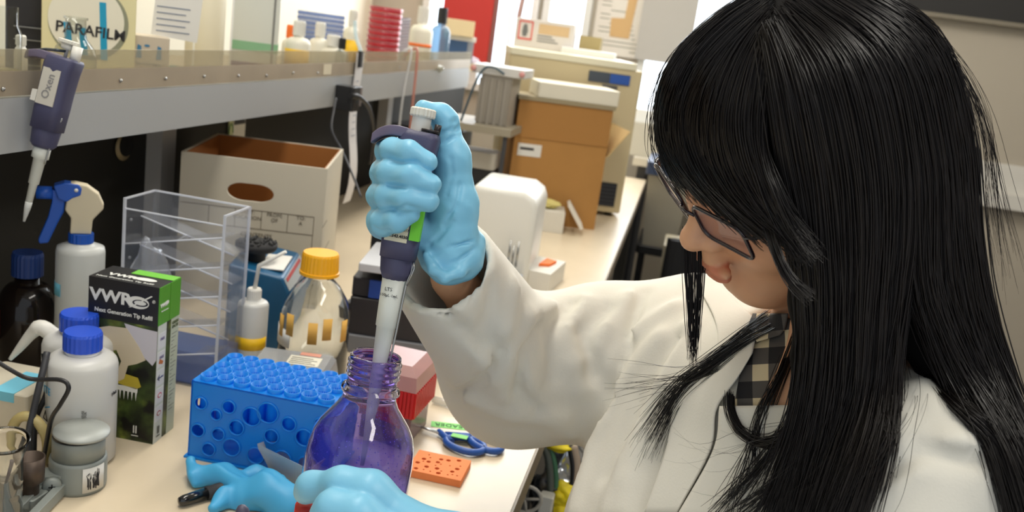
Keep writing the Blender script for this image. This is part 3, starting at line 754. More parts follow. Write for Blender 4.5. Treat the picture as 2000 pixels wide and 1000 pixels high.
# dense under-layer
def under(p):
    d = scalp(p, .0)
    q = (p-HO.astype(np.float32))@HR.astype(np.float32)
    d = smax(d, q[..., 1]-.055*np.clip((q[..., 2]-.02)/.03, -1, 1)+.035, .02)       # leaves the face free
    for gs, r0, sl in ((mg[1:], .016, slice(6, 24)), (bg, .016, slice(6, 26))):
        for gg in gs:
            pts = gg[sl][::3]; c = [a+FW*.034 for a in pts]
            d = smin(d, chain(p, c, [r0]*4+[r0*.8]*(len(c)-4), .01), .018)
    return d
v, f = sdf_mesh(under, (-.06, .48, 1.0), (.38, .86, 1.50), .004)
big_mesh('under_layer', v, f, HAIRB, hair)
strands('side_curtain', mg, 4600, .00042, .0024, .006, .0015)
midA = [main[3], [(1575, -15), (1728, 105), (1775, 300), (1780, 450), (1762, 570), (1738, 680), (1718, 860), (1660, 1040)]]
midB = [[(1575, -15), (1728, 105), (1775, 300), (1782, 450), (1787, 540), (1806, 620), (1848, 700), (1915, 800), (1975, 940), (1990, 1040)], back[0]]
strands('side_curtain', [guide(g, .010, plumb=True) for g in midA], 900, .00042, .0024, .006, .0015); strands('side_curtain', [guide(g, .010, plumb=True) for g in midB], 900, .00042, .0024, .006, .0015)
strands('back_length', bg, 2600, .00042, .0026, .008, .002)
strands('fringe', ng, 2200, .00040, .0016, .0035, .0012, clump=.4)
ug = [g+FW*.006 for g in ng[1:]]
strands('fringe', ug, 1100, .0006, .0022, .003, .001, clump=.2)
top = [guide([(1500, 62), (1540, 0), (1590, -40), (1640, -60)], .006), guide([(1500, 62), (1600, 40), (1700, 40), (1790, 60)], .008)]
# locks and loose hair
lk = lambda *a, **k: strands(*a, **k)
lk('loose_lock', [guide([(1335, 440, .725), (1334, 520, .725), (1342, 620, .728), (1352, 715, .73)], K=28), guide([(1376, 440, .72), (1376, 520, .722), (1368, 620, .726), (1356, 715, .73)], K=28)], 80, .0003, .0006, .002, .001)
c1 = [guide([(1500, 610), (1440, 655), (1370, 715), (1320, 765), (1285, 830), (1262, 880)], .012), guide([(1520, 640), (1460, 672), (1390, 722), (1330, 768), (1275, 850), (1255, 890)], .012)]
lk('loose_lock', c1, 120, .00026, .0016, .010, .003)
lk('loose_lock', [guide([(1470, 640), (1400, 700), (1340, 740), (1270, 752), (1200, 760)], .012)], 22, .00022, .002, .012, .004)
c2 = [guide([(1425, 770), (1428, 805), (1450, 845), (1490, 866), (1530, 856), (1562, 820)], .016)]
lk('loose_lock', c2, 150, .0003, .0016, .003, .001)
lk('loose_lock', [guide([(1640, 700), (1690, 800), (1740, 850), (1700, 920), (1640, 1000)], .012), guide([(1700, 640), (1730, 760), (1722, 850), (1690, 930), (1640, 1010)], .012)], 160, .0003, .0015, .006, .002)
lk('loose_lock', [guide([(1730, 560), (1762, 640), (1800, 720), (1860, 790), (1930, 860), (1985, 960), (2000, 1040)], .010), guide([(1760, 560), (1780, 640), (1820, 710), (1885, 785), (1950, 860), (1992, 960), (2010, 1040)], .010)], 260, .0003, .0018, .006, .002)
for pts, n in (([(1560, 780), (1520, 860), (1470, 930), (1390, 1030)], 70), ([(1590, 840), (1540, 920), (1480, 980), (1420, 1030)], 90), ([(1540, 690), (1500, 790), (1470, 870), (1440, 960), (1430, 1030)], 26), ([(1560, 640), (1530, 720), (1490, 800), (1480, 880), (1500, 960)], 26)):
    lk('loose_lock', [guide(pts, .014)], n, .0003, .0022, .008, .002)
lk('loose_lock', [guide([(1490, 440, .615), (1510, 500, .605), (1540, 555, .60), (1580, 592, .595)]), guide([(1515, 450, .61), (1530, 505, .60), (1555, 550, .597), (1595, 585, .592)])], 60, .0003, .0008, .002, .001)
lk('loose_lock', [guide([(1420, 40, .66), (1330, 100, .68), (1278, 190, .69), (1272, 290, .69), (1310, 350, .68)]), guide([(1440, 50, .66), (1350, 110, .67), (1305, 180, .68), (1300, 280, .68), (1340, 350, .67)])], 40, .00026, .0016, .004, .002)
lk('flyaway_hair', [guide([(1700, 20), (1850, 120, .66), (1920, 260, .66), (1925, 420, .66), (1945, 560, .67)]), guide([(1640, 0), (1800, 40, .66), (1900, 170, .66), (1950, 350, .67), (1990, 560, .67)])], 45, .00016, .003, .008, .004)
lk('flyaway_hair', [guide([(1760, 650), (1800, 760), (1760, 860), (1700, 950), (1640, 1010)], .012), guide([(1700, 620), (1620, 800), (1480, 860), (1400, 900), (1330, 860)], .014)], 60, .00015, .004, .02, .008)
# ================================================================ things on the shelf
def facing(q, extra=0): return math.atan2(-q[0], q[1])*1.0+extra        # local -y looks to the camera side
ORD = ['lowest of the stack of twelve', 'second from the bottom', 'third from the bottom', 'fourth from the bottom', 'fifth from the bottom', 'just below the middle of the stack', 'just above the middle of the stack', 'fifth from the top of its stack', 'fourth from the top of its stack', 'third from the top of its stack', 'second from the top of its stack', 'topmost of the stack']
def sh(px, X):
    q = atx(px, X, SZ); return q, dep(q)/CF
def plate(outline, holes, th, m=None, nh=20):
    """flat plate with round holes -> (verts, faces) through a filled 2D curve"""
    c = bpy.data.curves.new('tmp', 'CURVE'); c.dimensions = '2D'; c.fill_mode = 'BOTH'; c.extrude = th/2
    def sp(pts):
        s = c.splines.new('POLY'); s.points.add(len(pts)-1); s.use_cyclic_u = True
        for p_, q in zip(s.points, pts): p_.co = (q[0], q[1], 0, 1)
    sp(outline)
    for h in holes:
        sp([(h[0]+h[2]*math.cos(2*PI*k/nh), h[1]+h[2]*math.sin(2*PI*k/nh)) for k in range(nh)])
    o = bpy.data.objects.new('tmp', c); COL.objects.link(o)
    me = bpy.data.meshes.new_from_object(o.evaluated_get(bpy.context.evaluated_depsgraph_get()))
    v = [tuple((m or Matrix()) @ (u.co+Vector((0, 0, th/2)))) for u in me.vertices]; f = [tuple(p_.vertices) for p_ in me.polygons]
    bpy.data.objects.remove(o); bpy.data.curves.remove(c); bpy.data.meshes.remove(me); return v, f

# plain bottle builder: body radius, body height, neck radius, total height
def bottle(name, label, cat, q, r, hb, rn, h, bm, cm, capr=None, caph=.014, group=None, parts=(), rz=0, ribs=True, sh_=.45):
    t = thing(name, label, cat, q, rz, group)
    hs = hb+(h-caph-hb)*.75
    prof = [(0, .0), (r*.9, 0), (r, .004), (r, hb*.985), (r*.985, hb)]
    for k in range(1, 9):
        a = k/8; prof.append((rn+(r*.985-rn)*(math.cos(a*PI/2)**.9), hb+(hs-hb)*math.sin(a*PI/2)**(1+sh_)))
    prof += [(rn, h-caph*.5)]
    MB().lathe(prof, 40).build('body', bm, t)
    cr = capr or rn*1.2; n = 48; cb = MB(); vs = []
    for z, ins in ((h-caph, 0), (h-caph*.15, 0), (h, .0015)):
        vs += [((cr-ins-(.0006 if (i % 2 and ins == 0 and ribs) else 0))*math.cos(2*PI*i/n), (cr-ins-(.0006 if (i % 2 and ins == 0 and ribs) else 0))*math.sin(2*PI*i/n), z) for i in range(n)]
    cb.add(vs, [tuple(range(n))[::-1], tuple(range(2*n, 3*n))]+[(j*n+i, j*n+(i+1) % n, (j+1)*n+(i+1) % n, (j+1)*n+i) for j in (0, 1) for i in range(n)])
    cb.build('cap', cm, t); return t
def band_mb(r, z0, z1, a0, a1, n=16, off=.0006):
    mb = MB(); vs = []
    for i in range(n+1):
        a = a0+(a1-a0)*i/n; vs += [((r+off)*math.cos(a), (r+off)*math.sin(a), z0), ((r+off)*math.cos(a), (r+off)*math.sin(a), z1)]
    for i in range(n+1):
        a = a0+(a1-a0)*i/n; vs += [(r*math.cos(a), r*math.sin(a), z0), (r*math.cos(a), r*math.sin(a), z1)]
    k = 2*(n+1); f = []
    for i in range(n): a = 2*i; f += [(a, a+2, a+3, a+1), (k+a, k+a+1, k+a+3, k+a+2), (a, k+a, k+a+2, a+2), (a+1, a+3, k+a+3, k+a+1)]
    return mb.add(vs, f, True)

CARD = mat('cream_card', (222, 214, 168), .7, noise=.04, nscale=8)
def simple_box(name, label, cat, px, X, wpx, hpx, dpt, m, extra=0, group=None, z=0, r=.002):
    q, s = sh(px, X); q = q+np.array((0, 0, z)); t = thing(name, label, cat, q, facing(q, extra), group)
    w_, h = wpx*s, hpx*s+(.022 if z == 0 and hpx > 20 else 0)
    MB().rbox((-w_/2, 0, 0), (w_/2, dpt, h), r).build('carton', m, t); return t, w_, h, s
# film box with round picture
t, w_, h, s = simple_box('film_box', 'pale yellow laboratory film box with a white disc and blue bars', 'box', 172, -.86, 165, 155, .11, CARD)
c0 = (-.004, h*.66)
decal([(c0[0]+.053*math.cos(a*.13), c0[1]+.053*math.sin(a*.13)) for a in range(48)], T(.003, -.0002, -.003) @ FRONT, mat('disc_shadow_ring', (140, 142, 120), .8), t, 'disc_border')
decal([(c0[0]+.050*math.cos(a*.13), c0[1]+.050*math.sin(a*.13)) for a in range(48)], T(0, -.0006, 0) @ FRONT, mat('disc_print', (226, 222, 204), .7), t, 'disc')
CY_ = mat('cyan_print', (20, 150, 190), .6)
for k, (x, y0, y1) in enumerate(((-.026, .33, .62), (-.006, .30, .58), (.020, .27, .86))):
    decal([(x-.004, h*y0), (x+.005, h*y0), (x+.001, h*y1), (x-.008, h*y1)], T(0, -.0009, 0) @ FRONT, CY_, t, 'printed_bar')
text('PARAFILM', t, T(.002, -.0012, h*.55) @ FRONT @ R(-.05, 'Z'), .021, INK, bold=.0004, sx=1.0)
# dark rack far left
t, w_, h, s = simple_box('tube_rack', 'dark tube rack with wire shelves at the far left of the shelf', 'rack', 50, -.95, 70, 130, .1, mat('rack_dark', (30, 28, 30), .5))
for k in range(4): MB().box((-w_*.3, -.004, .015+k*.018), (w_*.5, -.001, .0165+k*.018)).build('wire', STEEL, t)
q, s = sh(40, -.80); bottle('small_bottle', 'small white capped bottle in front of the dark tube rack', 'bottle', q+np.array((0, 0, .03)), 12*s, .022, 8*s, .045, WHITE, WHITE, caph=.012)
MB().box((-.012, -.012, -.03), (.012, .012, 0)).build('stand', DGREY, bpy.data.objects['small_bottle'])
q, s = sh(8, -.77)
t = thing('glass_jar', 'clear glass jar at the left edge of the shelf', 'jar', q); MB().lathe([(.0, .001), (.017, .001), (.018, .004), (.018, .08), (.014, .09), (.014, .11)], 28, caps=False).build('body', GLASS, t)
MB().lathe([(0, .002), (.0165, .002), (.0165, .04), (0, .04)], 24).build('liquid', clear('pale_yellow_liquid', (240, 230, 170), .9, .7, milk=.4, milkrgb=(225, 215, 160)), t)
# conical clear flask with yellow tape
q, s = sh(145, -.765)
t = thing('glass_bottle', 'clear glass bottle with yellow tape before the film box', 'bottle', q)
MB().lathe([(0, .001), (.022, .001), (.025, .004), (.025, .055), (.023, .064), (.012, .078), (.012, .1), (.014, .1), (.014, .103)], 32, caps=False).build('body', GLASS, t)
band_mb(.0253, .028, .044, -3.1, -.9).build('tape', mat('yellow_masking_tape', (226, 204, 120), .7), t)
# wipes carton with blue print, sheet above it
t, w_, h, s = simple_box('wipes_carton', 'beige tissue wipes carton printed with small blue figures', 'box', 288, -.80, 74, 72, .06, mat('wipes_card', (196, 184, 166), .7), .05)
for x, y, a in ((-.018, .045, .3), (.010, .045, -.3)):
    decal([(x, y), (x+.008, y), (x+.007, y+.018), (x+.002, y+.02)], T(0, -.0005, 0) @ FRONT, mat('blue_print', (60, 120, 160), .7), t, 'printed_figure')
decal([(.004*math.cos(a)-.003, .064+.0018*math.sin(a)) for a in np.linspace(0, 6.2, 14)], T(0, -.0005, 0) @ FRONT, MATS['blue_print'], t, 'printed_figure')
text('For Use in Your Hygiene', t, T(-.003, -.0006, .037) @ FRONT, .0052, INK, sx=.8)
for k in range(3): decal(rect(-.012, .030-k*.004, .010, .0315-k*.004), T(0, -.0005, 0) @ FRONT, mat('red_ink', (150, 80, 80), .7), t, 'printed_line')
q, s = sh(310, -.79); t2 = thing('instruction_sheet', 'white sheet with printed blue diagrams standing above the wipes carton', 'paper', q+np.array((.0, .02, 72*s+.022)), facing(q, .05))
MB().box((-.025, 0, 0), (.042, .0006, .09), R(.08, 'Y')).build('sheet', PAPER, t2)
for k in range(5): decal(rect(-.018, .008+k*.009, .030-.006*(k % 2), .0095+k*.009), T(0, -.0003, 0) @ FRONT, mat('faint_print', (120, 130, 150), .7), t2, 'printed_line')
# grey and pink carton showing through the guard
t, w_, h, s = simple_box('slim_carton', 'slim pale carton with red print behind the acrylic guard', 'box', 325, -.775, 130, 12, .03, mat('slim_card', (168, 176, 184), .7))
decal(rect(-w_*.32, h*.15, w_*.02, h*.85), T(0, -.0003, 0) @ FRONT, mat('pink_print', (222, 110, 120), .7), t, 'printed_panel')
# teal folded gloves
def crumple(name, label, cat, c, size, m, seed=0, n=3, amp=.35, rz=0, stiff=1.0):
    rg = np.random.default_rng(seed); bm = bmesh.new(); bmesh.ops.create_icosphere(bm, subdivisions=4, radius=1)
    ds = rg.normal(size=(16, 3)); ds /= np.linalg.norm(ds, axis=1)[:, None]; ph = rg.random(16)*6.28; fr = rg.uniform(2, 7, 16)
    vs = np.array([v.co[:] for v in bm.verts]); r = np.ones(len(vs))
    for d_, p_, f_ in zip(ds, ph, fr): r += amp/5*np.abs(np.sin((vs@d_)*f_+p_))-amp/9
    vs = vs*r[:, None]*np.array(size)/2; 
    vs[:, 2] -= vs[:, 2].min()
    f = [tuple(v.index for v in fc.verts) for fc in bm.faces]; bm.free()
    t = thing(name, label, cat, c, rz); MB().add(vs, f, True).build('body', m, t); return t
q, s = sh(360, -.79); crumple('folded_glove', 'dark teal folded gloves lying in front of the cream canister', 'gloves', q, (.075, .04, .028), mat('teal_glove', (36, 122, 122), .5), 3, rz=.3)
# cream canister
q, s = sh(396, -.88); t = thing('canister', 'tall pale cream canister with a fine vertical seam', 'canister', q)
MB().lathe([(.0, 0), (.033, 0), (.034, .003), (.034, .16), (.03, .165), (0, .165)], 40).build('body', mat('canister_cream', (214, 206, 182), .5), t)
MB().box((-.003, -.0352, .0), (.0, -.033, .16)).build('seam', mat('seam_white', (235, 236, 232), .3), t)
# clear box with green and purple layers
t, w_, h, s = simple_box('reagent_kit', 'pale kit box with a green stripe and a dark purple base', 'box', 492, -.84, 88, 150, .08, mat('kit_white', (206, 208, 200), .35), -.03)
MB().box((-w_/2-.001, -.001, h*.30), (w_/2+.001, .08, h*.40)).build('green_stripe', mat('green_stripe', (130, 176, 138), .5), t)
MB().box((-w_/2-.001, -.0012, 0), (w_/2+.001, .081, h*.17)).build('purple_base', mat('purple_base', (96, 30, 84), .5), t)
MB().box((w_/2-.012, -.0013, .02), (w_/2-.008, .081, h)).build('edge', mat('kit_edge', (120, 120, 116), .5), t)
MB().box((-w_/2-.001, -.0014, 0), (-w_/2+.003, .0, h)).build('edge', mat('kit_edge_light', (235, 236, 236), .3), t)
q, s = sh(455, -.76); crumple('dried_root', 'small tan crumpled scrap in front of the purple based kit', 'scrap', q, (.03, .02, .012), mat('tan_scrap', (150, 120, 80), .8), 5)
q, s = sh(500, -.745); crumple('plastic_bag', 'white crinkled plastic bag pressed against the acrylic guard', 'bag', q, (.07, .03, .016), clear('bag_film', milk=.5), 6)
# stacked blue-grey trays behind
for k in range(7):
    q, s = sh(620, -.99); q = q+np.array((0, 0, .05+k*.012)); t = thing('culture_tray', 'clear bluish culture tray, ' + ('lowest of the stack of seven on the grey riser', 'second from the bottom of the bluish stack', 'third from the bottom of the bluish stack', 'middle one of the seven stacked bluish trays', 'third from the top of the bluish stack', 'second from the top of the bluish stack', 'topmost of the bluish tray stack')[k], 'tray', q, facing(q), 'bluish culture trays stacked behind the white bottles')
    MB().rbox((-.062, 0, 0), (.062, .08, .010), .006).build('body', clear('bluish_tray', (180, 195, 230), .9, .6, milk=.35, milkrgb=(150, 165, 200)), t)
q, s = sh(620, -.99); t = thing('tray_riser', 'plain grey riser block carrying the bluish culture trays', 'riser', q, facing(q)); MB().rbox((-.06, .002, 0), (.06, .078, .05), .004).build('body', mat('riser_grey', (176, 172, 160), .6), t)
# small bottles
def small(px, X, r, h, label, tape=None, cap=WHITE, body=None, nm='reagent_bottle'):
    q, s = sh(px, X); t = bottle(nm, label, 'bottle', q, r*s, h*s*.62, r*s*.42, h*s, body or mat('bottle_white', (226, 222, 206), .4), cap, capr=r*s*.5, caph=h*s*.25)
    if tape: band_mb(r*s, h*s*.12, h*s*.52, -PI*.95, -.05).build('label', tape, t)
    return t
small(577, -.80, 24, 112, 'small white bottle with a yellow label and orange side mark', YELLOW)
small(560, -.84, 14, 98, 'small orange capped vial behind the yellow labelled bottle', None, ORANGE, nm='vial')
small(618, -.80, 20, 106, 'small white bottle with a yellow edge, second from the kit', None)
small(645, -.77, 27, 86, 'squat white bottle with a thin red band', None)
t = small(662, -.745, 14, 84, 'little dropper bottle with a black rubber cap', None, BLACK, GLASS, nm='dropper_bottle')
q, s = sh(645, -.77); band_mb(27*s, .012, .015, -PI, 0).build('red_band', RED, bpy.data.objects['reagent_bottle.002'] if 'reagent_bottle.002' in bpy.data.objects else None)
small(680, -.86, 16, 116, 'slim cream vial standing right of the dropper bottle', YELLOW, nm='vial')
# row of clear reservoirs behind the guard
for k, px in enumerate((560, 588, 616)):
    q, s = sh(px, -.745); t = thing('reservoir_cup', ('left clear cup of the three behind the guard, below the yellow labelled bottle', 'middle clear cup of the three behind the guard', 'right clear cup of the three behind the guard, beside the pink card')[k], 'cup', q, facing(q), 'three clear cups behind the acrylic guard')
    MB().rbox((-.011, 0, 0), (.011, .022, .022), .003).build('body', ACRYLM, t)
q, s = sh(606, -.728); t = thing('pink_label_card', 'pink and white label card behind the acrylic guard', 'card', q, facing(q)); MB().box((-.018, 0, 0), (.018, .0015, .022)).build('card', mat('pink_card', (216, 132, 126), .7), t)
q, s = sh(636, SX); t = thing('masking_label', 'blank pale tape label stuck on the screw strip', 'label', (SX+.0002, q[1], 1.262)); MB().box((0, -.02, 0), (.0006, .02, .02)).build('tape', mat('masking', (206, 196, 172), .8), t)
# bent clear tube
q, s = sh(697, -.76); t = thing('bent_glass_tube', 'bent clear glass tube standing beside the red dish stack', 'tube', q)
MB().tube(smooth_path([(0, 0, 0), (.002, 0, .05), (.001, 0, .068), (-.012, 0, .095), (-.018, 0, .13)]), .0042, 10).build('tube', clear('bright_tube', (240, 250, 252), .9, .8, milk=.5, milkrgb=(225, 240, 245)), t)
# red dishes
q0, s = sh(742, -.80)
RD = 32*s; HD = 10.6*s
for k in range(12):
    q = q0+np.array((0, 0, k*HD)); t = thing('petri_dish', 'red-filled petri dish, %s' % ORD[k], 'petri dish', q, 0, 'red petri dishes in one stack')
    MB().lathe([(0, .0005), (RD*.93, .0005), (RD*.95, .001), (RD*.95, HD*.72), (0, HD*.72)], 36).build('base', mat('red_agar', (205, 40, 58), .25, coat=.4), t)
    MB().lathe([(0, HD*.96), (RD, HD*.96), (RD, HD*.4)], 36, caps=False).build('lid', clear('dish_lid', (240, 190, 195), .9, .7, milk=.35, milkrgb=(220, 120, 130)), t)
# zigzag foil strip
q, s = sh(782, -.83); t = thing('foil_strip', 'pleated silvery plastic sleeve beside the red dishes', 'sleeve', q, facing(q))
mb = MB(); n = 34; vs = []
for i in range(n): vs += [(-.014, -.004*(i % 2), .0+i*.0045), (.014, -.004*((i+1) % 2)-.002, i*.0045+.002), (-.014, .006, i*.0045), (.014, .006, i*.0045+.002)]
f = []
for i in range(n-1): a = 4*i; f += [(a, a+1, a+5, a+4), (a+2, a+6, a+7, a+3), (a, a+4, a+6, a+2), (a+1, a+3, a+7, a+5)]
mb.add(vs, f).build('sleeve', mat('silver_film', (205, 208, 220), .2, .5), t)
small(815, -.80, 22, 124, 'tall white bottle with a thin orange band', None, nm='reagent_bottle')
q, s = sh(815, -.80); o = [x for x in bpy.data.objects if x.get('label') == 'tall white bottle with a thin orange band'][0]; band_mb(22*s, 48*s, 54*s, -PI, 0).build('orange_band', ORANGE, o)
t = small(852, -.78, 19, 122, 'clear bottle with blue liquid, black cap and green mark', None, BLACK, clear('blueish_bottle', (190, 215, 235), .9, .5, milk=.35, milkrgb=(150, 180, 205)), nm='reagent_bottle')
t, w_, h, s = simple_box('red_case', 'large red upright case at the far end of the shelf', 'case', 902, -.92, 96, 190, .12, mat('red_case', (172, 36, 28), .5))
MB().rbox((w_/2, 0, 0), (w_/2+.02, .11, h), .003).build('side_panel', mat('maroon_side', (120, 70, 66), .5), t)
t, w_, h, s = simple_box('carton', 'navy and grey carton low in the pile before the red case', 'carton', 893, -.80, 52, 42, .07, mat('navy_card', (52, 84, 128), .5), .1, z=.022)
MB().box((w_*.28, -.001, 0), (w_/2+.001, .07, h)).build('end_panel', mat('grey_blue_card', (140, 146, 160), .6), t)
t, w_, h, s = simple_box('carton', 'beige carton under the navy carton before the red case', 'carton', 893, -.80, 60, 14, .07, mat('beige_card', (214, 194, 150), .6), .1)
q, s = sh(893, -.80); t, w_, h, s = simple_box('carton', 'white flat carton on top of the navy carton', 'carton', 893, -.80, 60, 9, .07, mat('white_card', (214, 214, 212), .6), .1, z=.022+42*s)
t, w_, h, s = simple_box('carton', 'cream carton topmost in the pile before the red case', 'carton', 890, -.80, 54, 30, .07, mat('cream_card2', (220, 200, 160), .6), .1, z=.022+51*s)
q, s = sh(822, -.745); crumple('plastic_bag', 'crumpled clear plastic bag with bright highlights before the white bottles', 'bag', q, (.11, .05, .035), clear('bag_film2', (240, 244, 240), .9, .8, .1, milk=.5, milkrgb=(225, 222, 205)), 11, amp=.5, rz=.6)
q, s = sh(920, -.76); crumple('plastic_bag', 'small lilac-white bag at the end of the shelf', 'bag', q, (.05, .04, .04), clear('bag_film3', milk=.7, milkrgb=(215, 205, 220)), 12)
# vertical pipes at the end of the shelf
for px, m, r in ((950, mat('pale_pipe', (232, 240, 244), .3), .009), (972, mat('brown_pipe', (150, 122, 112), .5), .012)):
    q = atx(px, -.80, 1.2); t = thing('vertical_pipe', 'pale vertical pipe beyond the shelf end' if px == 950 else 'brown vertical pipe beyond the shelf end', 'pipe', (q[0], q[1]+.35, BZ)); MB().tube([(0, 0, 0), (0, 0, .45), (-.01, 0, .55), (.02, 0, .9)], r, 12).build('tube', m, t)
# hanging paper strip
a = onx(703, 103, SX+.004); b = onx(703, 340, SX+.004); t = thing('paper_strip', 'long narrow white printed paper strip hanging from the shelf', 'paper', (SX+.0015, a[1], .98))
wv = 15*dep(a)/CF*1.35; hh = a[2]-.98; n = 14
mb = MB(); vs = []
for i in range(n+1):
    z = hh*i/n; x = .004+.012*math.sin(i*.5)*(1-i/n)
    vs += [(x, -wv, z), (x, wv, z), (x-.0006, -wv, z), (x-.0006, wv, z)]
f = []
for i in range(n): k = 4*i; f += [(k, k+1, k+5, k+4), (k+2, k+6, k+7, k+3)]
mb.add(vs, f, True).build('strip', mat('strip_paper', (216, 214, 216), .8), t)
for k in range(12): decal(rect(-wv*.7, hh*(.32+k*.045), wv*(.5-.2*(k % 3)), hh*(.32+k*.045)+.0015), T(.0055, 0, 0) @ RIGHT, MATS['faint_print'], t, 'printed_line')
MB().box((.003, -.012, hh-.03), (.010, .002, hh+.004)).build('binder_clip', BLACK, t)
# thin hanging tubes
for px, m, nm, lb, r, dx in ((800, clear('thin_clear_tube', milk=.5), 'clear_tubing', 'thin clear tubing hanging over the shelf edge', .003, -.012), (812, mat('pink_tube', (190, 130, 116), .4), 'pink_tubing', 'thin pinkish tubing hanging over the shelf edge', .0035, .0)):
    q = onx(px, 106, SX+.01); t = thing(nm, lb, 'tubing', q)
    MB().tube(smooth_path([(-.03, 0, -.01), (-.008, .005, .012), (.004, 0, 0), (.006+dx, .0, -.12), (.004+dx, .01, -.33)]), r, 8).build('tube', m, t)
# power adapter on the beam
q = onx(664, 187, SX); t = thing('power_adapter', 'black plug-in power adapter on the grey shelf beam', 'adapter', q)
MB().rbox((0, -.03, -.026), (.04, .012, .024), .004).build('body', BLACK, t); MB().rbox((.0, .012, -.018), (.035, .036, .022), .003).build('socket_block', mat('adapter_grey', (110, 100, 98), .4), t)
t = thing('power_cable', 'thin grey cable dropping from the adapter to the black stand', 'cable', q)
MB().tube(smooth_path([onx(656, 192, SX+.045), onx(652, 215, SX+.05), onx(648, 255, SX+.06), onx(668, 295, SX+.08), P(690, 345, 1.72), P(705, 385, 1.7)]), .0022, 8).build('cable', DGREY, t, world=True)
t = thing('power_cable', 'thick black cable curving down beside the paper strip', 'cable', q)
MB().tube(smooth_path([onx(690, 187, SX+.04), onx(705, 192, SX+.05), onx(722, 215, SX+.05), onx(729, 260, SX+.04), onx(722, 320, SX+.03)]), .0045, 8).build('cable', BLACK, t, world=True)
MB().tube([onx(684, 187, SX+.035), onx(697, 189, SX+.04)], .007, 8).build('plug', BLACK, t, world=True)
# card under the shelf
q = onx(462, 286, -.868); t = thing('notice_card', 'pale notice card with green curve pinned under the shelf', 'card', (-.868, q[1], q[2]))
s = dep(q)/CF; MB().box((0, -.022, 0), (.002, .028, .09)).build('card', PAPER, t)
MB().box((.002, -.020, .045), (.0025, .026, .055)).build('dark_panel', DGREY, t); MB().box((0, -.040, 0), (.002, -.024, .09)).build('green_panel', mat('pale_green', (196, 204, 160), .7), t)
MB().tube([(.0025, -.032+.008*math.cos(a), .03+.018*math.sin(a)) for a in np.linspace(0, 5, 14)], .0012, 6).build('green_curve', mat('green_ink', (90, 140, 80), .7), t)
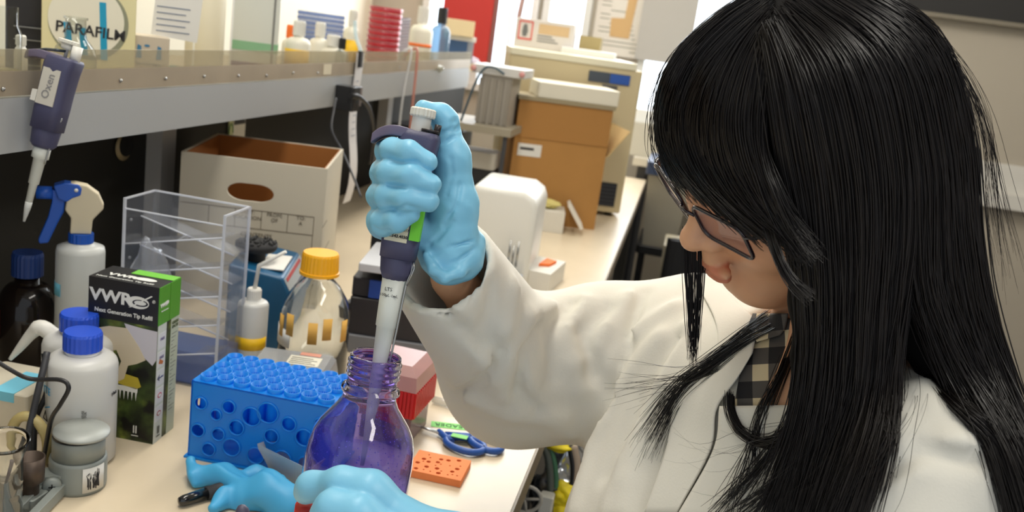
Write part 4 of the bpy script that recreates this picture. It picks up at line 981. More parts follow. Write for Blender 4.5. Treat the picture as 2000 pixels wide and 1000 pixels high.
# ================================================================ pipettes
NAVY = mat('pipette_navy', (66, 66, 96), .5, bump=.1, bscale=900)
PGREY = mat('pipette_pale_grey', (214, 217, 210), .4)
def pipette(label, m, L, k=1.0, held=True):
    """z runs from the neck of the bottle to the button; x points to the finger hook's far side"""
    t = thing('pipette', label, 'pipette', mtx=m)
    Z = lambda f: f*L
    w = lambda v: v*k
    c0_, c1_ = (.315, .405) if held else (.08, .25)
    MB().lathe([(0, Z(-.48)), (w(.0016), Z(-.48)), (w(.0042), Z(-.26)), (w(.0062), Z(-.03)), (w(.0066), Z(.0)), (w(.0078), Z(.112)), (w(.0087), Z(.116)), (w(.0098), Z(.32))] if held else [(0, Z(-.50)), (w(.0032), Z(-.50)), (w(.0040), Z(-.27)), (w(.0052), Z(-.265)), (w(.0060), Z(-.03)), (w(.0085), Z(-.02)), (w(.0085), Z(.085))], 28).build('shaft', PGREY, t)
    MB().lathe([(w(.0100), Z(c0_)), (w(.0128), Z(c0_+.03)), (w(.0142), Z(c1_-.005)), (w(.0142), Z(c1_))], 12).build('collar', NAVY, t)
    hb = MB(); n = 28; secs = [(c1_, .0144, .0150, 0), (.47, .0150, .0155, 0), (.60, .0150, .0155, 0), (.80, .0158, .0165, 0), (.90, .0165, .0165, .001), (.925, .015, .0150, .001)]
    vs = []
    for z, a, b, dx in secs:
        for i in range(n):
            th = 2*PI*i/n; c, s_ = math.cos(th), math.sin(th); e = .55
            vs.append((w(dx+a*math.copysign(abs(c)**e, c)), w(b*math.copysign(abs(s_)**e, s_)), Z(z)))
    K = len(secs); hb.add(vs, [tuple(range(n))[::-1], tuple(range((K-1)*n, K*n))]+[(j*n+i, j*n+(i+1) % n, (j+1)*n+(i+1) % n, (j+1)*n+i) for j in range(K-1) for i in range(n)], True)
    hb.build('handle', NAVY, t)
    hk = MB(); pts = [(.012, .905), (.0, .925), (-.012, .935), (-.022, .935), (-.031, .915), (-.036, .885)]; vs = []
    for x, z in pts:
        for y in (-1, 1):
            for dz in (.0, -.0085): vs.append((w(x), w(y*.0145*(1 if x > -.03 else .75)), Z(z)+w(dz)))
    f = []
    for i in range(len(pts)-1):
        a = 4*i; b = a+4; f += [(a, a+2, b+2, b), (a+1, b+1, b+3, a+3), (a, b, b+1, a+1), (a+2, a+3, b+3, b+2)]
    f += [(0, 1, 3, 2), (4*(len(pts)-1), 4*(len(pts)-1)+2, 4*(len(pts)-1)+3, 4*(len(pts)-1)+1)]
    o = hk.add(vs, f, True).build('finger_rest', mat('rest_purple_grey', (98, 90, 114), .5), t); md = o.modifiers.new('b', 'BEVEL'); md.width = .0012; md.segments = 2
    ss = o.modifiers.new('s', 'SUBSURF'); ss.levels = 2; ss.render_levels = 2
    MB().lathe([(0, Z(.90)), (w(.0070), Z(.90)), (w(.0078), Z(.93)), (w(.0078), Z(.985)), (w(.0085), Z(.99))] if held else [(0, Z(.92)), (w(.0018), Z(.92)), (w(.0018), Z(1.0)), (w(.006), Z(1.0)), (w(.0065), Z(1.05))], 24).build('plunger_stem', WHITE, t)
    n = 44; vs = []; zt = (.985, 1.022) if held else (1.05, 1.085)
    for z, r in ((zt[0], .0098), (zt[0]+.006, .0104), (zt[1]-.006, .0104), (zt[1], .0092)):
        vs += [(w(r-(.0006 if i % 2 else 0))*math.cos(2*PI*i/n), w(r-(.0006 if i % 2 else 0))*math.sin(2*PI*i/n), Z(z)) for i in range(n)]
    MB().add(vs, [tuple(range(n))[::-1], tuple(range(3*n, 4*n))]+[(j*n+i, j*n+(i+1) % n, (j+1)*n+(i+1) % n, (j+1)*n+i) for j in range(3) for i in range(n)]).build('plunger_button', mat('button_white', (214, 212, 202), .45), t)
    rod = MB(); rod.tube(smooth_path([(w(.0125), w(-.004), Z(.42)), (w(.0130), w(-.004), Z(.36)), (w(.0108), w(-.004), Z(.30)), (w(.0095), w(-.004), Z(.12)), (w(.0080), w(-.003), Z(-.06))], 6), w(.0009), 8)
    rod.tube([(w(.0125), w(-.004), Z(.405)), (w(.015), w(-.005), Z(.375)), (w(.0115), w(-.005), Z(.30))], w(.0009), 8)
    rod.build('ejector_rod', STEEL, t)
    return t
p0, p1 = P(745, 690, .752), P(826, 222, .736); L = np.linalg.norm(p1-p0)
m = axis_m(p0, p1, FW)
pt = pipette('dark blue pipette held upright in the gloved hand, tip in the bottle', m, L)
F_ = lambda x, z: T(x, -.0160, z) @ R(PI/2, 'X')
MB().box((-.0115, -.0163, L*.475), (.0065, -.0155, L*.66)).build('label', mat('label_cream', (214, 206, 180), .6), pt)
text('4894563.18', pt, T(-.0025, -.0165, L*.545) @ FRONT, .0034, INK); text('Due  8/16/2017', pt, T(-.0025, -.0165, L*.525) @ FRONT, .0030, INK); text('800.543.4030', pt, T(-.0025, -.0165, L*.497) @ FRONT, .0034, INK, bold=.0001)
MB().box((.0078, -.0165, L*.49), (.0160, -.0050, L*.66)).build('green_tape', mat('green_tape', (110, 200, 50), .6), pt)
text('LTS', pt, T(-.002, -.0094, L*.275) @ FRONT, .0040, INK); text('100µL-1mL', pt, T(-.001, -.0092, L*.25) @ FRONT, .0032, INK)
MB().lathe([(.004, 0), (.0075, 0), (.0075, .002), (.004, .002)], 12, T(.009, -.006, L*.93)).build('volume_dial', mat('dial_dark', (50, 46, 48), .4, .5), pt)
MB().tube([(.014, -.006, L*.925), (.0145, -.006, L*.965)], .0028, 10).build('lock_lever', mat('dial_dark', (50, 46, 48), .4, .5), pt)
# hanging pipette
h1 = onx(133, 112, SX+.035); d_ = dep(h1)
h1, h0 = P(132, 92, d_), P(80, 300, d_+.012); L2 = np.linalg.norm(h1-h0)/1.0
m2 = axis_m(h0+(h0-h1)*.02, h1, FW)
hp_ = pipette('dark blue pipette hanging from the shelf edge beside the yellow box', m2, L2, 1.05, False)
for o in list(hp_.children):
    pass
MB().box((-.011, -.0172, L2*.47), (.0085, -.0158, L2*.80)).build('label', mat('label_grey', (196, 192, 182), .7), hp_)
text('Oxen', hp_, T(-.001, -.0175, L2*.64) @ FRONT @ R(1.5, 'Z'), .012, mat('pencil', (130, 128, 130), .8))
MB().box((-.0172, -.017, L2*.48), (-.0115, -.009, L2*.58)).build('label', mat('label_grey2', (216, 214, 206), .7), hp_)
MB().lathe([(0, 0), (.0055, 0), (.0055, .018), (0, .018)], 20, T(.012, -.002, L2*.90)).build('ejector_button', WHITE, hp_)
MB().lathe([(0, -L2*.63), (.0012, -L2*.63), (.0034, -L2*.50), (.0038, -L2*.44), (0, -L2*.44)], 16).build('tip', POLY, hp_)
t = thing('pipette_hook', 'thin dark hook on the guard that holds the hanging pipette', 'hook', h1)
q = P(128, 100, d_); MB().tube(smooth_path([q, P(110, 98, d_-.01), P(90, 96, d_+.0), onx(72, 98, SX-.002)]), .0016, 8).build('hook', mat('hook_dark', (60, 70, 80), .4, .5), t, world=True)

# ================================================================ held bottle
b1, b0 = P(735, 694, .745), P(668, 1100, .775); LB = .178
ax = (b1-b0)/np.linalg.norm(b1-b0); mB = axis_m(b1-ax*LB, b1, FW)
t = thing('media_bottle', 'open glass bottle stained purple, held in the gloved hand', 'bottle', mtx=mB)
def y_(v): return LB-v
th = [(.0186, y_(0)), (.0205, y_(0)), (.0208, y_(.002))]
for k in range(3): z = .004+k*.0052; th += [(.0206, y_(z)), (.0220, y_(z+.0012)), (.0220, y_(z+.0026)), (.0206, y_(z+.0040))]
prof_t = th+[(.0202, y_(.021)), (.0205, y_(.026)), (.0238, y_(.0275)), (.0241, y_(.0300)), (.0215, y_(.0330)), (.0222, y_(.037)), (.0250, y_(.043)), (.0300, y_(.050)), (.0360, y_(.058)), (.0405, y_(.066)), (.0433, y_(.076)), (.0445, y_(.088)), (.0445, y_(.172)), (.041, y_(.178)), (0, y_(.178))]
pl_in = [(0, y_(.1765)), (.0400, y_(.1765)), (.0436, y_(.171)), (.0436, y_(.088)), (.0424, y_(.0765)), (.0396, y_(.067)), (.0351, y_(.059)), (.0291, y_(.051)), (.0241, y_(.044)), (.0212, y_(.038)), (.0203, y_(.033)), (.0194, y_(.026)), (.0192, y_(.021)), (.0190, y_(0))]
vio = glass('violet_glass', (236, 230, 252), .0, 1.42)
MB().lathe((prof_t+pl_in)[::-1], 72, caps=False).build('glass_body', vio, t)
film = clear('purple_film', (212, 206, 253), .98, .85, .15, 1.2, milk=.34, milkrgb=(132, 122, 240), spots=60)
MB().lathe([(.0434, y_(.165)), (.0434, y_(.088)), (.0422, y_(.0765)), (.0394, y_(.067)), (.0349, y_(.059))], 64, caps=False).build('purple_residue', film, t)
film2 = clear('purple_film_thin', (238, 234, 250), .99, .85, .1, 1.2, milk=.10, milkrgb=(120, 100, 200), spots=110)
MB().lathe([(.0349, y_(.059)), (.0289, y_(.051)), (.0239, y_(.044)), (.0210, y_(.038)), (.0201, y_(.033)), (.0192, y_(.026)), (.0190, y_(.021))], 64, caps=False).build('purple_residue', film2, t)
film3 = clear('purple_film_neck', (200, 182, 242), .98, .8, .1, 1.3, milk=.26, milkrgb=(100, 70, 185), spots=90)
MB().lathe([(.0190, y_(.021)), (.0188, y_(.001))], 64, caps=False).build('purple_residue', film3, t)
r0 = P(598, 975, .672); t = thing('bottle_cap', 'red screw cap pinched between the gloved fingers of the lower hand', 'cap', mtx=axis_m(P(590, 1040, .69), P(600, 968, .675), FW))
MB().lathe([(0, 0), (.0075, 0), (.0078, .003), (.0078, .026), (0, .026)], 28).build('cap', mat('red_cap', (196, 48, 38), .5), t)

# ================================================================ printed carton
mm, wd, dp = base_frame((165, 842), (298, 868), (372, 849)); wd = .080; dp = .046; H = .182
t = thing('pipette_tip_box', 'green and black carton of pipette tip refills with printed leaves', 'box', mtx=mm)
# mesh with leaf picture material
lm = mat('leaf_print', (44, 62, 26), .45); nt = lm.node_tree; b = nt.nodes['Principled BSDF']; tc = nt.nodes.new('ShaderNodeTexCoord')
vo = nt.nodes.new('ShaderNodeTexVoronoi'); vo.inputs['Scale'].default_value = 48; vo.feature = 'SMOOTH_F1'; nt.links.new(tc.outputs['Object'], vo.inputs[0])
n2 = nt.nodes.new('ShaderNodeTexNoise'); n2.inputs['Scale'].default_value = 34; n2.inputs['Detail'].default_value = 5; nt.links.new(tc.outputs['Object'], n2.inputs[0])
r1 = nt.nodes.new('ShaderNodeValToRGB'); e = r1.color_ramp.elements; e[0].position = .0; e[0].color = lin((150, 165, 60))+(1,); e[1].position = .75; e[1].color = lin((24, 30, 16))+(1,); k_ = e.new(.35); k_.color = lin((72, 92, 36))+(1,)
nt.links.new(vo.outputs[0], r1.inputs[0]); r2 = nt.nodes.new('ShaderNodeValToRGB'); e = r2.color_ramp.elements; e[0].position = .40; e[0].color = lin((22, 24, 20))+(1,); e[1].position = .60; e[1].color = (1, 1, 1, 1)
nt.links.new(n2.outputs[0], r2.inputs[0]); mx = nt.nodes.new('ShaderNodeMix'); mx.data_type = 'RGBA'; mx.blend_type = 'MULTIPLY'; mx.inputs[0].default_value = 1
nt.links.new(r1.outputs[0], mx.inputs[6]); nt.links.new(r2.outputs[0], mx.inputs[7]); nt.links.new(mx.outputs[2], b.inputs['Base Color'])
MB().box((-wd, 0, 0), (0, dp, H)).build('carton', lm, t)
BK = mat('carton_black', (26, 26, 28), .4); GR = mat('carton_green', (74, 150, 34), .4)
MB().box((-wd-.0004, -.0005, H*.755), (.0, dp+.0004, H+.0005)).build('black_band', BK, t)
MB().box((.0, -.0005, H*.765), (.0008, dp*.49, H+.0003)).build('green_flap', GR, t); MB().box((.0, dp*.51, H*.765), (.0008, dp, H+.0003)).build('green_flap', GR, t)
MB().box((-wd*.62, dp*.65, H+.0004), (0, dp, H+.001)).build('top_green_patch', mat('carton_light_green', (110, 190, 60), .5), t)
WT = mat('print_white', (226, 226, 220), .6)
text('VWR', t, T(-.0545, -.0008, H*.895) @ FRONT, .0185, WT, bold=.0006, sx=1.15); text('Next Generation Tip Refill', t, T(-.0395, -.0008, H*.805) @ FRONT, .0064, WT, bold=.00012, sx=.96)
text('®', t, T(-.0055, -.0008, H*.91) @ FRONT, .005, WT)
def vlogo(cx, cz, k, M):
    out = []
    a = [(cx+k*(1.0*math.cos(t_)-.15), cz+k*.55*math.sin(t_)) for t_ in np.linspace(0, 6.28, 30)[:-1]]
    MB().prism(a, .0002, M).build('leaf_logo', WT, t)
    MB().prism([(cx+k*(.72*math.cos(t_)+.05), cz+k*(.30*math.sin(t_)-.02)) for t_ in np.linspace(0, 6.28, 24)[:-1]], .0003, M).build('leaf_logo', BK if M is mf else GR, t)
    MB().prism([(cx+k*(.55*math.cos(t_)+.05), cz+k*(.20*math.sin(t_)-.0)) for t_ in np.linspace(0, 6.28, 24)[:-1]], .0004, M).build('leaf_logo', WT, t)
    MB().prism([(cx-k*1.0, cz-k*.55), (cx-k*.75, cz-k*.5), (cx+k*1.15, cz+k*.75), (cx+k*1.0, cz+k*.8)], .0005, M).build('leaf_logo', WT, t)
mf = T(0, -.0006, 0) @ FRONT; vlogo(-.0215, H*.89, .0125, mf)
mtop = T(0, 0, H+.0006) @ Matrix.Diagonal((1, 1, 1, 1))
text('VWR', t, T(-.052, .017, H+.0008), .011, WT, bold=.0005, sx=1.3); text('Next Generation Tip Refill', t, T(-.043, .006, H+.0008), .0055, WT, sx=1.1)
MB().prism([(-.026+.013*math.cos(a), .018+.005*math.sin(a)) for a in np.linspace(0, 6.2, 24)], .0002, mtop).build('leaf_logo', WT, t)
mr = T(.0008, 0, 0) @ RIGHT
text('VWR', t, T(.0012, .0085, H*.885) @ RIGHT, .0062, WT, bold=.0002); text('Next Generation', t, T(.0012, .0115, H*.85) @ RIGHT, .0022, WT)
MB().prism([(.0165+.0038*math.cos(a), H*.89+.0022*math.sin(a)) for a in np.linspace(0, 6.2, 18)], .0002, mr).build('leaf_logo', WT, t)
PG = mat('panel_pale', (206, 210, 200), .6)
decal(rect(.0, 0, .0185, H*.765), T(.0001, 0, 0) @ RIGHT, PG, t, 'side_panel', .0003)
decal(rect(.0285, 0, dp, H*.765), T(.0001, 0, 0) @ RIGHT, mat('panel_sage', (188, 194, 172), .6), t, 'side_panel', .0003)
for k, (a, c) in enumerate((('FREE', (110, 100, 140)), ('FREE', (110, 100, 140)), ('Certified', (70, 80, 130)), ('', (190, 60, 90)), ('', (170, 60, 60)))):
    zc_ = H*(.66-k*.118)
    decal(rect(.001, zc_-.009, .0175, zc_+.009), T(.0004, 0, 0) @ RIGHT, mat('panel_tile', (216, 216, 216), .6), t, 'printed_tile')
    im = mat('tile_ink%d' % k, c, .6)
    if a: text(a, t, T(.0008, .010, zc_+(.002 if k < 2 else 0)) @ RIGHT, .0045 if k < 2 else .0030, im)
    if k > 2: decal([(.0095+.0045*math.cos(v), zc_+.003*math.sin(v)) for v in np.linspace(0, 6.2, 16)], T(.0006, 0, 0) @ RIGHT, im, t, 'printed_mark'); decal([(.0095+.0032*math.cos(v), zc_+.0018*math.sin(v)) for v in np.linspace(0, 6.2, 16)], T(.0008, 0, 0) @ RIGHT, MATS['panel_tile'], t, 'printed_mark')
    if k == 1: decal([(.004, zc_-.004), (.012, zc_-.007), (.014, zc_-.004), (.006, zc_+.001)], T(.0006, 0, 0) @ RIGHT, mat('veg_red', (190, 110, 60), .6), t, 'printed_mark')
    if k == 2: decal([(.002, zc_), (.007, zc_-.004), (.007, zc_+.004)], T(.0006, 0, 0) @ RIGHT, mat('arrow_grey', (90, 92, 110), .6), t, 'printed_mark')
text('GREEN\nFACTS', t, T(.0006, .0375, H*.72) @ RIGHT, .0046, mat('green_grey', (90, 100, 70), .6), bold=.0002)
for k in range(22): decal(rect(.031, H*(.66-k*.024), .043-.003*(k % 4), H*(.66-k*.024)+.0009), T(.0004, 0, 0) @ RIGHT, mat('grey_print', (130, 132, 120), .6), t, 'printed_line')
for mq, x0 in ((mf, -.021), (mr, .009)):
    for dx in (-.0022, .0006): decal(rect(x0+dx, .010, x0+dx+.0014, .019), mq @ T(0, 0, .0003), WT if mq is mf else INK, t, 'arrow_mark')
    decal(rect(x0-.004, .0065, x0+.004, .0075), mq @ T(0, 0, .0003), WT if mq is mf else INK, t, 'arrow_mark')
# printed hand, coat sleeve and tip tray
decal([(-.038, .136), (-.020, .134), (0, .133), (0, .100), (-.004, .093), (-.018, .104), (-.030, .118)], mf, mat('print_cloth', (196, 192, 200), .6), t, 'printed_sleeve')
decal([(-.066, .082), (-.020, .076), (-.016, .066), (-.022, .062), (-.070, .070)], mf @ T(0, 0, .0001), mat('print_yellow', (186, 166, 50), .6), t, 'printed_tray')
decal([(-.074, .124), (-.055, .130), (-.035, .131), (-.020, .112), (-.012, .098), (-.022, .092), (-.032, .088), (-.036, .072), (-.042, .068), (-.046, .074), (-.040, .092), (-.046, .104), (-.056, .100), (-.066, .098), (-.076, .110)], mf @ T(0, 0, .0002), mat('print_skin', (206, 192, 166), .6), t, 'printed_hand')
decal(rect(-.068, .058, -.020, .064), mf @ T(0, 0, .0001), WT, t, 'printed_tray')
for k in range(10): decal([(-.064+k*.0046, .058), (-.062+k*.0046, .058), (-.063+k*.0046, .048)], mf @ T(0, 0, .0001), WT, t, 'printed_tip')

# ================================================================ clear acrylic rack
mm, wd, dp = base_frame((246, 770), (420, 800), (470, 745)); wd, dp, H = .136, .070, .232
q = onz(400, 790, BZ); mm = T(*(q+np.array((-.008, .04, 0)))) @ R(.02, 'Z')
t = thing('acrylic_rack', 'tall clear acrylic rack with crossed slanting shelves behind the carton', 'rack', mtx=mm)
ACR = clear('acrylic_edgebright', (252, 253, 255), .99, .95, .05, 1.22, milk=.06, milkrgb=(228, 232, 242))
for a, b in (((-wd, 0, 0), (-wd+.0025, dp, H)), ((-.0025, 0, 0), (0, dp, H)), ((-wd, dp-.0025, 0), (0, dp, H)), ((-wd, 0, 0), (0, dp, .0025))): MB().box(a, b).build('panel', ACR, t)
EDG = clear('acrylic_edge', (250, 252, 255), .95, .95, .05, 1.4, milk=.6, milkrgb=(240, 242, 248))
for a, b in (((-wd, -.001, 0), (-wd+.003, .0015, H)), ((-.003, -.001, 0), (0, .0015, H)), ((-.003, dp-.003, 0), (0, dp, H)), ((-wd, -.001, H-.014), (0, .001, H-.0125)), ((-wd, 0, H-.002), (-wd+.003, dp, H)), ((-.003, 0, H-.002), (0, dp, H)), ((-wd, dp-.003, H-.002), (0, dp, H))): MB().box(a, b).build('edge', EDG, t)
for k in range(5):
    z = .02+k*.038
    for s_ in (1, -1):
        a = (-wd+.003, z if s_ > 0 else z+.030); b = (-.003, z+.030 if s_ > 0 else z)
        vs = [(a[0], .002 if s_ > 0 else .035, a[1]), (b[0], .002 if s_ > 0 else .035, b[1]), (b[0], dp-.004 if s_ < 0 else .034, b[1]), (a[0], dp-.004 if s_ < 0 else .034, a[1])]; vs += [(x, y, zz+.002) for x, y, zz in vs]
        MB().add(vs, [(0, 3, 2, 1), (4, 5, 6, 7), (0, 1, 5, 4), (1, 2, 6, 5), (2, 3, 7, 6), (3, 0, 4, 7)]).build('slanted_shelf', ACR, t)
        y = .002 if s_ > 0 else .035
        MB().tube([(a[0], y, a[1]+.001), (b[0], y, b[1]+.001)], .0011, 6).build('edge', EDG, t)
for k in range(3):
    MB().lathe([(0, 0), (.002, 0), (.002, .002), (0, .003)], 10, T(-wd-.0005, .02, .10+k*.05) @ R(-PI/2, 'Y')).build('screw', STEEL, t)
MB().box((-wd+.004, .004, .003), (-.004, dp-.004, .045)).build('blue_insert', clear('blue_haze', (200, 212, 245), .9, .8, milk=.35, milkrgb=(150, 170, 220)), t)
q = onz(247, 800, BZ)
crumple('plastic_bag', 'clear crinkled bag bulging left of the acrylic rack', 'bag', onz(268, 790, BZ)+np.array((-.01, .03, 0)), (.05, .06, .17), ACRYLM, 21, amp=.25)

# ================================================================ white storage box
z = 1.14; tA, tB = onz(355, 295, z), onz(640, 330, z); d1 = (tB-tA); wd = np.linalg.norm(d1); rz = math.atan2(d1[1], d1[0])
BWH = mat('storage_box_board', (196, 188, 170), .75); KR = mat('kraft_inside', (150, 92, 36), .8)
H = z-BZ; dpb = .235
t = thing('storage_box', 'white cardboard storage box with an oval hand hole, lid off', 'box', mtx=T(tB[0], tB[1], BZ) @ R(rz, 'Z'))
sc = wd/285
hole = [(-wd+sc*138+sc*32*math.cos(a)+ (sc*14 if math.cos(a) > 0 else -sc*14), H-sc*66+sc*18*math.sin(a)) for a in np.linspace(0, 2*PI, 33)[:-1]]
c = bpy.data.curves.new('tmp', 'CURVE'); c.dimensions = '2D'; c.fill_mode = 'BOTH'; c.extrude = .002
for pts in (rect(-wd, 0, 0, H), hole):
    s_ = c.splines.new('POLY'); s_.points.add(len(pts)-1); s_.use_cyclic_u = True
    for p_, q in zip(s_.points, pts): p_.co = (q[0], q[1], 0, 1)
o = bpy.data.objects.new('tmp', c); COL.objects.link(o); me = bpy.data.meshes.new_from_object(o.evaluated_get(bpy.context.evaluated_depsgraph_get()))
mb = MB().add([tuple(T(0, .0, 0) @ FRONT @ v.co) for v in me.vertices], [tuple(p_.vertices) for p_ in me.polygons]); bpy.data.objects.remove(o)
mb.build('front_wall', BWH, t)
MB().box((-.004, 0, 0), (0, dpb, H)).build('side_wall', BWH, t); MB().box((-wd, 0, 0), (-wd+.004, dpb, H)).build('side_wall', BWH, t); MB().box((-wd, dpb-.004, 0), (0, dpb, H)).build('back_wall', BWH, t)
MB().box((-wd+.0045, dpb-.0065, .002), (-.0045, dpb-.0045, H-.001)).box((-.0065, .003, .002), (-.0045, dpb-.005, H-.001)).box((-wd+.0045, .003, .002), (-wd+.0065, dpb-.005, H-.001)).box((-wd+.004, .003, 0), (-.004, dpb-.004, .003)).build('inner_lining', KR, t)
LN = mat('box_print', (110, 100, 84), .8)
fr = T(0, -.0024, 0) @ FRONT
for y in (101, 139): decal(rect(-wd+.002, H-sc*y-.0006, -sc*18, H-sc*y+.0006), fr, LN, t, 'printed_rule')
for x in (-sc*18, -sc*70, -sc*122, -sc*174, -sc*226): decal(rect(x-.0005, H-sc*139, x+.0005, H-sc*101), fr, LN, t, 'printed_rule')
decal(rect(-sc*18-.0005, 0, -sc*18+.0005, H-sc*139), fr, LN, t, 'printed_rule')
for s_, x in (('TO:\nA', 44), ('FROM:\nOF', 96), ('DEPT:\nLOCATION', 150)): text(s_, t, T(-sc*x, -.0027, H-sc*112) @ FRONT, sc*11, LN)
text('CONTENTS', t, T(-sc*130, -.0027, H-sc*152) @ FRONT, sc*12, LN)
MB().box((0, .0, H-.098), (.0006, .055, H-.0970)).build('fold_line', LN, t); MB().box((0, .0, H-.150), (.0006, .12, H-.149)).build('fold_line', LN, t)
# pale boxes behind the storage box, left
q = atx(322, -.835, BZ); t = thing('foam_box', 'pale foam box between the steel upright and the storage box', 'box', (q[0], q[1]+.02, BZ)); MB().rbox((-.020, 0, 0), (.018, .09, .105), .005).build('body', mat('foam_white', (196, 190, 186), .8), t); MB().rbox((-.021, -.001, .105), (.019, .09, .122), .005).build('lid', LGREY, t)
# ================================================================ bench, left group
q = onz(52, 708, BZ); s = dep(q)/CF
t = bottle('glass_bottle', 'dark amber glass bottle with a navy cap and red sticker', 'bottle', q, 53*s, .078, 22*s, .148, clear('smoky_glass', (120, 105, 90), .75, .3, .03, 1.5, milk=.22, milkrgb=(58, 46, 40)), mat('navy_cap', (22, 52, 112), .5), capr=28*s, caph=.030, ribs=True)
MB().lathe([(0, .002), (50*s, .002), (50*s, .018), (0, .018)], 32).build('residue', mat('brown_residue', (96, 66, 48), .4, coat=.5), t)
band_mb(53*s, .045, .078, -PI*.92, -PI*.62).build('sticker', mat('red_sticker', (214, 40, 44), .5), t)
# spray bottle
q = onz(152, 725, BZ); s = dep(q)/CF; hb = .168
t = thing('spray_bottle', 'translucent spray bottle with a cream head and blue trigger', 'bottle', q)
r = 43*s; MB().lathe([(0, 0), (r*.92, 0), (r, .004), (r, hb-.008), (r*.96, hb-.002), (r*.7, hb+.001), (19*s, hb+.004), (19*s, hb+.01)], 36).build('body', POLY, t)
c0 = hb+.004; n = 40
vs = [((22*s-(.0006 if i % 2 else 0))*math.cos(2*PI*i/n), (22*s-(.0006 if i % 2 else 0))*math.sin(2*PI*i/n), z) for z in (c0, c0+18*s) for i in range(n)]
MB().add(vs, [tuple(range(n))[::-1], tuple(range(n, 2*n))]+[(i, (i+1) % n, n+(i+1) % n, n+i) for i in range(n)]).build('collar', mat('spray_blue', (24, 82, 178), .4), t)
zc_ = c0+18*s; SB = MATS['spray_blue']; rz = facing(q); fm = R(rz, 'Z')
def spf(pts, th, m, nm, bev=.002):
    o = MB().prism([(x*s, zc_+y*s) for x, y in pts], th, fm @ T(0, th/2, 0) @ FRONT).build(nm, m, t); b_ = o.modifiers.new('b', 'BEVEL'); b_.width = bev; b_.segments = 3; return o
spf([(-19, 0), (17, 0), (19, 28), (37, 50), (37, 58), (28, 78), (8, 93), (-12, 97), (-28, 95), (-25, 70), (-28, 45), (-18, 30)], 26*s, mat('spray_head_cream', (206, 194, 166), .5), 'spray_head')
spf([(-6, 95), (0, 88), (-2, 74), (-16, 68), (-26, 60), (-40, 66), (-48, 90), (-30, 97)], 29*s, SB, 'hinge')
spf([(-30, 80), (-28, 60), (-30, 40), (-40, 18), (-55, -20), (-70, -22), (-72, -14), (-56, 30), (-50, 60), (-52, 82)], 16*s, SB, 'trigger')
MB().lathe([(0, 0), (12*s, 0), (12*s, 26*s), (0, 26*s)], 20, fm @ T(-50*s, 0, zc_+74*s) @ R(-PI/2, 'Y')).build('nozzle', SB, t)
MB().lathe([(0, 0), (3.5*s, 0), (3.5*s, 1*s), (0, 1*s)], 12, fm @ T(-10*s, -15*s, zc_+84*s) @ R(PI/2, 'X')).build('rivet', WHITE, t)
band_mb(r, hb-.062, hb-.046, -PI*.98, -PI*.58).build('tape', BTAPE, t); 
# wash bottles
WB = clear('wash_bottle_poly', (236, 238, 240), .85, .7, .3, 1.3, milk=.93, milkrgb=(226, 226, 222))
q2 = onz(156, 893, BZ); s2 = dep(q2)/CF
q1 = onz(150, 846, BZ); s1 = dep(q1)/CF
for qq, ss, lb in ((q1, s1, 'white plastic wash bottle with blue cap and side spout, the rear of the pair'), (q2, s2, 'white plastic bottle with a blue ribbed cap, the front one of the pair')):
    t = bottle('wash_bottle', lb, 'bottle', qq, 64*ss, .108, 30*ss, .142, WB, BLUECAP, capr=35*ss, caph=.019, sh_=.1)
    if qq is q1:
        r = 40*ss; a = np.array((-CX[0], -CX[1], 0)); a = Vector(a/np.linalg.norm(a)); up = Vector((0, 0, 1))
        MB().tube(smooth_path([a*.025+up*.112, a*.040+up*.118, a*.048+up*.112, a*.062+up*.094, a*.074+up*.080], 5), [.0085]*9+[.008, .0075, .007, .0065, .006, .0055, .005, .0045, .004, .0035, .003, .0028][:12], 10).build('spout', WHITE, t) if False else None
        pth = smooth_path([a*.022+up*.108, a*.040+up*.119, a*.050+up*.112, a*.064+up*.092, a*.074+up*.078], 5)
        MB().tube(pth, list(np.interp(range(len(pth)), [0, 7, 10, len(pth)-1], [.0085, .0085, .0065, .0022])), 12).build('spout', WHITE, t)
    else:
        ca = math.atan2(-CY[1]-FW[1], 0); 
        fz = facing(qq); RB = 64*ss
        def ontob(txt, ang, z, sz, m_, rot=0): text(txt, t, R(fz+ang, 'Z') @ T(0, -RB-.0006, z) @ FRONT @ R(rot, 'Z'), sz, m_)
        ontob('WARNING: NEVER REUSE', .05, .050, .0034, mat('faded_print', (120, 118, 112), .8), PI/2); ontob('THIS BOTTLE ONLY FOR', .12, .050, .0032, MATS['faded_print'], PI/2)
        ontob('Haz', 1.05, .080, .006, INK, .15); ontob('ITE', -1.12, .084, .011, mat('blue_marker', (60, 150, 190), .7)); ontob('/', -1.10, .066, .015, MATS['blue_marker'], -.9)
        ontob('△', -1.2, .055, .014, INK)
# white box with blue tape
mm, wd, dp = base_frame((-70, 838), (52, 862), (92, 800)); wd, dp, H = .08, .075, .052
t = thing('polystyrene_box', 'off-white box with light blue tape at the left edge of the bench', 'box', mtx=mm)
MB().rbox((-wd, 0, 0), (0, dp, H), .004).build('body', mat('offwhite_box', (208, 200, 180), .6), t)
MB().box((-.040, -.0006, H-.01), (-.015, dp*.75, H+.0008)).build('tape', BTAPE, t)
